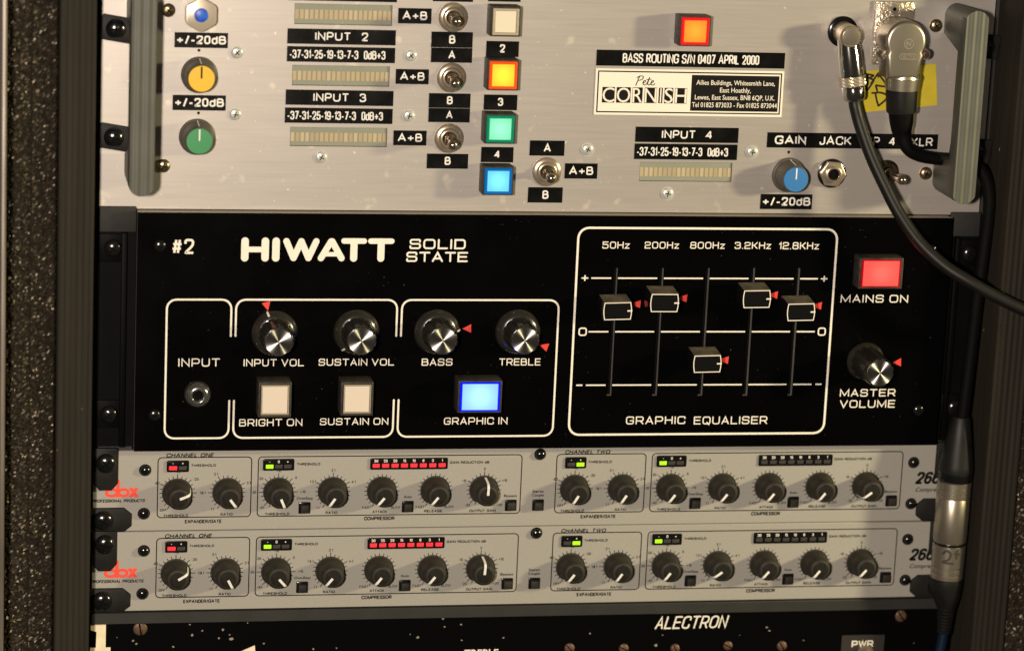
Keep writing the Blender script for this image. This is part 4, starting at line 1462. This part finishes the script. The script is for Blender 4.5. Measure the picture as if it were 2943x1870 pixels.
# slider knobs
FAD = ((293, 588, 473, 697), (588, 535, 767, 648), (858, 920, 1035, 1027), (1170, 512, 1345, 622), (1447, 595, 1623, 703))
REDM = ((505, 597), (797, 560), (1058, 948), (1367, 540), (1643, 607))
YFD = YH - 19.5
for (a, b, c, d), (ra, rb), (sx, _, _) in zip(FAD, REDM, slots):
    x, z, wd, h = RECT('7', a, b, c, d, YFD)
    hw, hh = wd / 2, h / 2
    tilt = rad(random.uniform(-1.5, .5))
    side = [(hw * .93, -hh), (hw * .99, -hh * .4), (hw, 0), (hw * .99, hh * .4), (hw * .93, hh)]
    fr = side + [(-p, q) for p, q in reversed(side)]
    n = len(fr)
    v = []
    for yy, kx, kz, dz in ((0, 1, 1, 0), (.5, 1.03, 1.04, 0), (6, 1.02, 1.10, .3), (13, 1.02, 1.18, .6), (13.5, .9, 1.0, .6)):
        v += [(p * kx, yy, q * kz + dz) for p, q in fr]
    f = [tuple(range(n)), tuple(4 * n + i for i in range(n))]
    for k_ in range(4):
        for i in range(n):
            j = (i + 1) % n
            f.append((k_ * n + i, k_ * n + j, k_ * n + n + j, k_ * n + n + i))
    mi = []
    for q in f:
        zz = sum(v[i][2] for i in q) / len(q)
        mi.append(1 if (len(q) == 4 and zz > hh * .95) else 0)
    o = add('slider_knob', (v, f, mi), ['blackgloss', 'dusty'], (x, YFD, z), amp, (0, tilt, 0), smooth=30)
    g = join(ribbon([(p * .965, q * .95) for p, q in fr], .48, True, 0), ribbon([(hw * .68, 0), (hw * 1.02, 0)], .75, False, -.02))
    add('rim_line', g, 'serial', (x, YFD - .05, z), o, (0, 0, 0), smooth=0)
    add('stem', box(-.9, .9, 13, 21, -3, 3), 'slotedge', (x, YFD, z), o)
    px, pz = P('7', ra, rb, YH)
    add('red_marker', ([(-2.3, -.3, -.75), (1.6, -.3, -2.2), (1.9, -.3, 2.0), (-2.3, -.3, .7), (-2.3, 0, -.75), (1.6, 0, -2.2), (1.9, 0, 2.0), (-2.3, 0, .7)],
                       [(0, 1, 2, 3), (4, 5, 6, 7), (0, 1, 5, 4), (1, 2, 6, 5), (2, 3, 7, 6), (3, 0, 4, 7)]), 'redmark', (px, YH, pz), amp, smooth=0)
add('slot_backing', box(slots[0][0] - 8, slots[-1][0] + 8, 0, 1, slots[0][1] - 4 - HZ0, slots[0][2] + 4 - HZ0), 'hole', (0, YH + 3.05, HZ0), amp)

# round knobs with turned metal caps
KH = 21.0
flute = lambda k_, d: 1.0 - (.075 if (k_ % 8) in (0, 1) and 5 < d < 20.2 else 0)
skirt_me = mesh('skirt', lathe([(12.1, .4), (12.3, .9), (12.1, 1.7), (11.2, 3.0), (10.2, 4.0), (9.2, 4.7), (8.4, 4.9)], 72), 'skirt', 60)
knob_me = mesh('knob', lathe([(8.9, 4.2), (8.7, 5.4), (8.5, 7), (8.1, 18.5), (7.9, 20.0), (7.3, 20.6), (6.9, 20.7), (0, 20.7)], 96, 0, flute), 'fluted', 35)
cap_me = mesh('metal_cap', lathe([(7.05, 20.3), (7.05, 20.9), (6.9, 21.05), (4, 21.06), (.01, 21.07)], 64), 'spun', 20)


def round_knob(tag, cx, cy, ang, tri=None, tilt=(0, 0)):
    x, z = P(tag, cx, cy, YH - KH)
    rot = (tilt[0], 0, tilt[1])
    o = link('volume_knob', knob_me, (x, YH, z), amp, rot)
    link('skirt', skirt_me, (x, YH, z), o)
    link('metal_cap', cap_me, (x, YH, z), o)
    a = rad(ang)
    ln = ([(-.5, -.8, 12.5), (.5, -.8, 12.5), (.5, -2.0, 12.3), (-.5, -2.0, 12.3), (.5, -3.3, 11.4), (-.5, -3.3, 11.4), (.5, -4.35, 10.3), (-.5, -4.35, 10.3)], [(0, 1, 2, 3), (3, 2, 4, 5), (5, 4, 6, 7)])
    add('pointer', shift(roty(ln, a), 0, -.12, 0), 'white', (x, YH, z), o, smooth=0)
    if tri:
        px, pz = P(tri[0], tri[1], tri[2], YH)
        t = ([(0, -.3, -2.5), (2.3, -.3, 2.2), (-2.3, -.3, 2.2), (0, 0, -2.5), (2.3, 0, 2.2), (-2.3, 0, 2.2)], [(0, 1, 2), (3, 5, 4), (0, 1, 4, 3), (1, 2, 5, 4), (2, 0, 3, 5)])
        add('red_marker', roty(t, rad(tri[3])), 'redmark', (px, YH, pz), amp, smooth=0)


round_knob('5', 1172, 857, -20, ('5', 1099, 636, -14))
round_knob('6', 190, 850, -142)
round_knob('6', 687, 848, 84, ('6', 833, 773, 88))
round_knob('6', 1188, 847, 112, ('6', 1303, 881, 108))
KM = 27.5
long_me = mesh('knob', lathe([(10.4, .4), (10.6, .9), (10.4, 2.0), (9.3, 3.2), (8.9, 4.2), (8.7, 7), (8.1, 25.0), (7.9, 26.5), (7.3, 27.1), (0, 27.2)], 96, 0, lambda k_, d: 1.0 - (.085 if (k_ % 8) in (0, 1) and 4 < d < 26.6 else 0)), 'fluted', 35)
x, z = P('8', 548, 1224, YH - KM)
o = link('volume_knob', long_me, (x, YH, z), amp)
link('metal_cap', cap_me, (x, YH - KM + 20.9, z), o)
add('pointer', roty(([(-.5, -.8, 10.8), (.5, -.8, 10.8), (.5, -2.1, 10.6), (-.5, -2.1, 10.6), (.5, -3.4, 9.5), (-.5, -3.4, 9.5)], [(0, 1, 2, 3), (3, 2, 4, 5)]), rad(80)), 'white', (x, YH, z), o, smooth=0)
px, pz = P('8', 664, 1149, YH)
t = ([(0, -.3, -2.5), (2.3, -.3, 2.2), (-2.3, -.3, 2.2), (0, 0, -2.5), (2.3, 0, 2.2), (-2.3, 0, 2.2)], [(0, 1, 2), (3, 5, 4), (0, 1, 4, 3), (1, 2, 5, 4), (2, 0, 3, 5)])
add('red_marker', roty(t, rad(86)), 'redmark', (px, YH, pz), amp, smooth=0)

# buttons
push_button(amp, RECT('5', 1062, 1118, 1236, 1302, YH - 13.5), 13, YH, 'unlit2', 'clear', 1.16, .90)
push_button(amp, RECT('6', 78, 1116, 248, 1292, YH - 13.5), 13, YH, 'unlit2', 'clear', 1.16, .90)
push_button(amp, RECT('6', 792, 1103, 1036, 1280, YH - 13.5), 13, YH, G_GRAPHIC[0], G_GRAPHIC[1], 1.10, .90, spill=((.02, .06, 1), .006))
push_button(amp, RECT('8', 424, 448, 690, 634, YH - 11.5), 11, YH, G_MAINS[0], G_MAINS[1], 1.13, .93, spill=((1, .02, .02), .003))

# input socket
px, pz = P('5', 678, 1182, YH - 3)
o = add('input_socket', lathe([(7.0, 0), (7.0, 1.0), (6.6, 2.2), (5.6, 3.6), (4.4, 4.4), (3.4, 4.6), (3.0, 4.3), (2.9, 2.5), (0, 2.4)], 44), 'socketchrome', (px, YH, pz), amp, smooth=60)
add('socket_hole', lathe([(2.85, 2.6), (0, 2.61)], 24), 'hole', (px, YH, pz), o)

# ================================================================== two compressors
SEAM = (P('O', 407, 1525)[1] + P('O', 2683, 1497)[1]) / 2
U_ = 44.45
XC = 215.04
KP = [P('A', 825, 1130), P('A', 1255, 1130), P('A', 1690, 1118), P('B', 297, 1108), P('B', 717, 1098), P('B', 1175, 1090), P('B', 1593, 1082)]
KZ = sum(p[1] for p in KP) / len(KP)
KX = [p[0] for p in KP]
knob_c = mesh('knob', lathe([(7.7, .15), (7.7, .5), (7.35, .8), (7.2, 1.4), (6.6, 8.5), (6.2, 10.6), (5.7, 11.7), (5.0, 12.2), (4.3, 12.35)], 48, 0, lambda k_, d: 1.0 - (.03 if k_ % 6 == 0 and 1 < d < 11.5 else 0)), 'rubber', 45)
top_c = mesh('knob_top', lathe([(4.5, 12.3), (4.2, 12.38), (0, 12.42)], 32), 'rubbertop', 30)


def ptr():
    v = []
    for (rr, d) in ((7.35, 1.6), (6.78, 8.5), (6.4, 10.7), (5.85, 11.85), (5.1, 12.4), (4.3, 12.6), (.4, 12.6)):
        v += [(-.66, -d, rr), (.66, -d, rr)]
    f = [(2 * i, 2 * i + 1, 2 * i + 3, 2 * i + 2) for i in range(6)]
    return v, f


ptr_c = mesh('pointer', ptr(), 'white', 0)


def ticks(longs):
    g = []
    for i in range(21):
        a = -150 + 15 * i
        L = 10.4 if any(abs(a - q) < 7 for q in longs) else 9.5
        g.append(roty(box(-.19, .19, -.04, 0, 8.15, L), rad(a)))
    g.append(ribbon([(7.95 * math.sin(rad(a)), 7.95 * math.cos(rad(a))) for a in range(-150, 151, 10)], .4, False, -.03))
    return join(*g)


SC = [[('-60', -60), ('-40', 0), ('-20', 50), ('0', 90), ('OFF', -148)], [('1.3:1', -90), ('2:1', -30), ('3:1', 62), ('1:1', -145)],
      [('-30', -90), ('-20', -50), ('-10', 0), ('0', 48), ('+10', 90), ('-40', -140)], [('1.3:1', -60), ('2:1', 0), ('4:1', 62), ('1:1', -145)],
      [('FAST', -145), ('SLOW', 145)], [('FAST', -145), ('SLOW', 145)], [('-10', -62), ('0', 0), ('+10', 62), ('-20', -140), ('+20', 140)]]
tick_me = [mesh('scale_marks', ticks([q for _, q in s]), 'ink', 0) for s in SC]


def scale_numbers(s):
    g = []
    for t, a in s:
        rr = 12.6 if abs(a) < 75 or abs(a) > 100 else 13.2
        if t in ('FAST', 'SLOW'):
            rr = 12.8
        g.append(shift(plain_text(t, None, 1.5, .006, 0, .18), rr * math.sin(rad(a)) * (1.08 if abs(a) > 100 else 1), 0, rr * math.cos(rad(a)) * (.93 if abs(a) < 60 else .88)))
    return join(*g)


num_me = [mesh('scale_numbers', scale_numbers(s), 'ink', 0) for s in SC]


def zrel(tag, a, b):
    return P(tag, a, b)[1]


def compressor(zoff, label, ang1, ang2, lit):
    zb0 = SEAM - U_ + zoff
    cu = thing('compressor', label, 'compressor', (0, 0, zb0), 'twin compressors stacked one above the other')
    add('front_panel', bbox(-241, 241, 0, 3, .15, U_ - .15, .35, 1), 'dbx', (0, 0, zb0), cu)
    add('chassis', box(-215, 215, 3.01, 50, .6, U_ - .6), 'chassis', (0, 0, zb0), cu)

    def txt(s, tag, a, b, wd, h, bold=.004, shear=0.0, m='ink', dx=0.0, name='lettering', y=-.05):
        x, z = P(tag, a, b)
        add(name, plain_text(s, wd, h, bold + .022, shear, .225), m, (x + dx, y, z + zoff), cu, smooth=0)

    eLx = (P('A', 665, 835)[0] + P('A', 648, 1345)[0]) / 2
    eRx = (P('A', 1465, 823)[0] + P('A', 1450, 1328)[0]) / 2
    cLx = eRx + 3.6
    cRx = (P('B', 1920, 785)[0] + P('B', 1900, 1277)[0]) / 2
    zT = (P('A', 1000, 830)[1] + P('C', 800, 772)[1]) / 2
    zB = (P('A', 1000, 1337)[1] + P('C', 800, 1268)[1]) / 2
    for ch in (0, 1):
        dx = XC * ch
        for x0, x1 in ((eLx, eRx), (cLx, cRx)):
            cx, cz = (x0 + x1) / 2, (zT + zB) / 2
            add('panel_outline', ribbon(rrect(x0 - cx, zB - cz, x1 - cx, zT - cz, 2.2), .55, True, 0), 'ink', (cx + dx, -.04, cz + zoff), cu, smooth=0)
        for i in range(7):
            kx = KX[i] + dx
            o = link('knob', knob_c, (kx, 0, KZ + zoff), cu)
            link('knob_top', top_c, (kx, 0, KZ + zoff), o)
            link('pointer', ptr_c, (kx, 0, KZ + zoff), o, (0, rad((ang1, ang2)[ch][i]), 0))
            link('scale_marks', tick_me[i], (kx, -.02, KZ + zoff), cu)
            link('scale_numbers', num_me[i], (kx, -.03, KZ + zoff), cu)
        txt('CHANNEL ONE' if ch == 0 else 'CHANNEL TWO', 'A', 933, 806, 25.0, 2.25, .006, .25, dx=dx)
        txt('THRESHOLD', 'A', 1050, 892, 13.2, 1.45, .002, dx=dx)
        txt('THRESHOLD', 'A', 812, 1320, 13.2, 1.5, .004, dx=dx)
        txt('RATIO', 'A', 1247, 1307, 6.4, 1.5, .004, dx=dx)
        txt('EXPANDER/GATE', 'A', 1048, 1368, 19.6, 2.0, .006, dx=dx)
        txt('THRESHOLD', 'A', 1680, 1302, 13.2, 1.5, .004, dx=dx)
        txt('THRESHOLD', 'B', 90, 876, 12.6, 1.45, .002, dx=dx)
        txt('RATIO', 'B', 286, 1288, 6.4, 1.5, .004, dx=dx)
        txt('ATTACK', 'B', 700, 1278, 8.0, 1.5, .004, dx=dx)
        txt('RELEASE', 'B', 1158, 1269, 9.9, 1.5, .004, dx=dx)
        txt('OUTPUT GAIN', 'B', 1580, 1264, 14.6, 1.5, .004, dx=dx)
        txt('COMPRESSOR', 'B', 697, 1334, 16.6, 2.1, .006, dx=dx)
        txt('GAIN REDUCTION dB', 'B', 1470, 854, 21.6, 1.45, .002, dx=dx)
        txt('OverEasy', 'B', 58, 1167, 9.0, 1.4, .002, dx=dx)
        txt('Auto', 'B', 940, 1150, 4.5, 1.4, .002, dx=dx)
        txt('Bypass', 'B', 1820, 1136, 7.2, 1.4, .002, dx=dx)
        # led windows
        for kind, (tag, a, b, c, d), n in (('gate', ('A', 733, 850, 925, 948), 2), ('comp', ('A', 1558, 832, 1827, 930), 3), ('gr', ('B', 618, 818, 1283, 914), 8)):
            x, z, wd, h = RECT(tag, a, b, c, d)
            o = add('led_window', prism(rrect(-wd / 2, -h / 2, wd / 2, h / 2, .8), 0, -.9, .25), 'blackgloss', (x + dx, 0, z + zoff), cu)
            marks = []
            for k_ in range(n):
                fx = (k_ + .5) / n * .86 + .07 if n < 4 else (k_ + .5) / n * .97 + .015
                sx = -wd / 2 + wd * fx
                colr = lit[ch][kind][k_]
                lwid = wd / n * (.36 if n < 4 else .355)
                add('led', bbox(-lwid, lwid, -.25, .2, -h * .17, h * .17, .2, 1), {'r': 'ledred', 'g': 'ledgreen', '.': 'ledoff'}[colr], (x + dx + sx, -.92, z - h * .14 + zoff), o)
                s = {2: '-+', 3: '-0+'}.get(n, None)
                t = s[k_] if s else ('30', '25', '20', '15', '10', '6', '3', '1')[k_]
                marks.append(shift(plain_text(t, None, 1.55, .006, 0, .19), sx, 0, h * .28))
            add('lettering', join(*marks), 'white', (x + dx, -.96, z + zoff), o, smooth=0)
        # small square push buttons
        for tag, a, b in (('B', 53, 1245), ('B', 937, 1230), ('B', 1820, 1214)):
            x, z = P(tag, a, b)
            o = add('push_switch', join(bbox(-3.2, 3.2, -1.4, 0, -3.2, 3.2, .5)), 'blackgloss', (x + dx, 0, z + zoff), cu)
            add('button', bbox(-2.1, 2.1, -4.2, -1.2, -2.1, 2.1, .45), 'rubber', (x + dx, 0, z + zoff), o)
    x, z = P('C', 253, 1211)
    o = add('push_switch', join(bbox(-3.2, 3.2, -1.4, 0, -3.2, 3.2, .5)), 'blackgloss', (x, 0, z + zoff), cu)
    add('button', bbox(-2.1, 2.1, -4.2, -1.2, -2.1, 2.1, .45), 'rubber', (x, 0, z + zoff), o)
    txt('Stereo', 'C', 257, 1098, 6.3, 1.5, .002)
    txt('Couple', 'C', 256, 1130, 6.6, 1.5, .002)
    # panel screws
    for tag, a, b in (('A', 552, 943), ('A', 540, 1313), ('C', 280, 790), ('D', 1432, 717), ('D', 1412, 1015)):
        x, z = P(tag, a, b, -1.5)
        add('washer', lathe([(3.3, 0), (3.2, .3), (0, .3)], 24), 'ear', (x, 0, z + zoff), cu)
        screw(cu, x, z + zoff, 2.8, 'blackscrew', -.2, 2.4, drive='cross')
    # maker's mark
    x, z = P('A', 330, 1128)
    u = RECT('A', 330, 1078, 430, 1178)[2] / 100      # mm per drawing unit
    rb, st = 43 * u, 27 * u
    lo = -40 * u

    def ring(cx, rx):
        return ribbon([(cx + (rx - st / 2) * math.cos(t * math.pi / 12), (rb - st / 2) * math.sin(t * math.pi / 12)) for t in range(24)], st, True, 0)
    # d and b share one stem
    g = [ring(-66 * u, 60 * u), ring(34 * u, 55 * u), ribbon([(-14 * u, lo - 2 * u), (-14 * u, 118 * u)], st * 1.1, False, -.02)]
    xx, hw = 122 * u, 27 * u
    g.append(ribbon([(xx - hw, lo), (xx + hw, -lo)], st * 1.1, False, 0))
    g.append(ribbon([(xx - hw, -lo), (xx + hw, lo)], st * 1.1, False, -.01))
    for ex in (-1, 1):
        for ez in (-1, 1):
            g.append(ribbon([(xx + ex * 14 * u, ez * (-lo - 6 * u)), (xx + ex * 42 * u, ez * (-lo - 6 * u))], 13 * u, False, -.02))
    add('logo', join(*g), 'redink', (x, -.05, z + zoff), cu, smooth=0)
    txt('PROFESSIONAL PRODUCTS', 'A', 320, 1197, 27.6, 1.75, .004, .25)
    x, z, wd, h = RECT('D', 1428, 777, 1612, 866)
    add('lettering', plain_text('266XL', wd * 1.62, h, 0, .25, .215), 'ink', (x + wd * .36, -.05, z + zoff), cu, smooth=0)
    x, z = P('D', 1540, 905)
    add('lettering', text_geo('Compressor/Gate', 26.5, 2.4, .014, .25), 'ink', (x + 5.2, -.05, z + zoff), cu, smooth=0)
    # rack screws on cup plates
    for tag, a, b, rot in (('A', 214, 884, rad(90)), ('A', 190, 1372, 0)):
        x, z = P(tag, a, b, -3)
        cup_plate(cu, x, z + zoff, rot)
        rack_screw(cu, x, z + zoff, -1.6, 5.3)
    for tag, a, b, rot in (('D', 1640, 1060, rad(180)), ('D', 1680, 670, rad(90))):
        x, z = P(tag, a, b, -3)
        cup_plate(cu, x, z + zoff, rot)
        rack_screw(cu, x, z + zoff, -1.6, 5.3)
    return cu


LIT = [{'gate': 'r.', 'comp': 'g..', 'gr': 'rrrrrrrr'}, {'gate': '.g', 'comp': 'g..', 'gr': '........'}]
compressor(U_, 'grey twin-channel compressor directly under the black preamplifier, upper of the two', [68, 143, 157, -146, -141, -142, 2], [-149, -148, -144, -143, -142, -142, -127], LIT)
compressor(0, 'grey twin-channel compressor above the chipped black panel, lower of the two', [59, 152, 138, -141, -142, -142, 4], [-143, -145, -143, -126, -140, -142, -140], LIT)

# ================================================================== bottom unit
ZA = (P('F', 600, 187)[1] + P('G', 1500, 145)[1]) / 2
ZS = SEAM - U_ - .5
bot = thing('valve_unit', 'chipped black rack panel with engraved lettering and brown screws at the very bottom', 'rack unit', (0, 0, ZLO + 1))
add('front_panel', box(-241, 241, 1.5, 4.5, 0, ZA + .6 - ZLO - 1), 'alectron', (0, 0, ZLO + 1), bot)
add('top_lip', bbox(-241, 241, -.6, 40, ZA - ZLO - 1, ZS - ZLO - 1, .4, 1), 'strip', (0, 0, ZLO + 1), bot)
x, z, wd, h = RECT('G', 1385, 150, 1832, 229, 1.5)
add('lettering', square_text('ALECTRON', wd, h, .85, .62, .24, .25), 'cream', (x, 1.42, z), bot, smooth=0)
x, z = P('G', 292, 382, 1.5)
add('lettering', text_geo('TREBLE', 19.0, 4.0, .016), 'cream', (x, 1.42, z), bot, smooth=0)
x, z, wd, h = RECT('F', 130, 195, 258, 377, 1.5)
add('numeral', prism([(-wd / 2, -h / 2), (wd / 2, -h / 2), (wd / 2, -h * .34), (wd * .26, -h * .34), (wd * .26, h / 2), (-wd * .48, h / 2), (-wd * .48, h * .26), (-wd * .2, h * .2), (-wd * .22, -h * .34), (-wd / 2, -h * .34)], 0, -.25), 'paper', (x, 1.5, z), bot, smooth=0)
p0, p1, p2 = P('F', 1078, 372, 1.5), P('F', 1165, 334, 1.5), P('F', 1168, 380, 1.5)
p3 = P('F', 1100, 395, 1.5)
add('arrow_mark', prism([(a - p0[0], b - p0[1]) for a, b in (p0, p3, p2, p1)], 0, -.2), 'paper', (p0[0], 1.5, p0[1]), bot, smooth=0)
for tag, a, b, r in (('F', 445, 234, 3.8), ('G', 848, 356, 2.9), ('G', 1190, 358, 2.8), ('G', 1513, 358, 2.7), ('G', 1845, 340, 2.7), ('G', 2185, 342, 2.9), ('D', 1378, 1276, 3.4)):
    x, z = P(tag, a, b, .5)
    screw(bot, x, z, r, 'copper', 1.5, 1.2, drive='slot', ang=.9)
x, z, wd, h = RECT('D', 937, 1410, 1250, 1560, 1.5)
pw = add('switch_label', bbox(-wd / 2, wd / 2, -.5, 0, -h / 2, h / 2, .15, 1), 'pwr', (x, 1.5, z), bot)
lx_, lz_, lw_, lh_ = RECT('D', 1012, 1449, 1170, 1496, 1.5)
add('lettering', square_text('PWR', lw_, lh_, .75, 1.0, .32), 'cream', (lx_, .93, lz_), pw, smooth=0)
x, z = P('D', 1115, 1545, 0)
add('switch_bush', lathe([(4.6, 0), (4.6, 1.4), (3.6, 2.4), (3.0, 5), (0, 5.2)], 30), 'nickel', (x, 1.0, z), bot)
# paint chips: bare spots where the enamel has flaked off
rnd = random.Random(11)
chips = [('F', 298, 285, 5), ('F', 398, 307, 11), ('F', 421, 325, 10), ('F', 652, 344, 11), ('F', 757, 205, 9), ('F', 770, 270, 13), ('F', 835, 244, 9), ('F', 965, 237, 13), ('F', 938, 290, 10), ('F', 1018, 295, 20), ('F', 1008, 268, 8),
         ('F', 1120, 194, 7), ('F', 1222, 324, 8), ('F', 1534, 358, 9), ('F', 1680, 352, 8), ('F', 2190, 285, 13), ('F', 2143, 266, 6), ('F', 2360, 218, 9), ('F', 2350, 166, 12),
         ('G', 165, 203, 10), ('G', 430, 287, 8), ('G', 975, 260, 8), ('G', 168, 303, 8), ('G', 1392, 335, 15), ('G', 1432, 270, 6), ('G', 2088, 222, 11), ('G', 2104, 243, 9), ('G', 1918, 272, 7), ('G', 2320, 303, 7), ('D', 195, 1413, 7), ('D', 660, 1448, 8), ('D', 1470, 1470, 6)]
for tag, a, b, s in chips:
    x, z = P(tag, a, b, 1.5)
    r = s / ZN[tag][2] / 6.0
    pts = [(r * rnd.uniform(.45, 1.1) * math.cos(t * math.pi / 3.5), r * rnd.uniform(.4, .9) * math.sin(t * math.pi / 3.5)) for t in range(7)]
    add('paint_chip', prism(pts, 0, -.06), 'chip', (x, 1.5, z), bot, smooth=0)
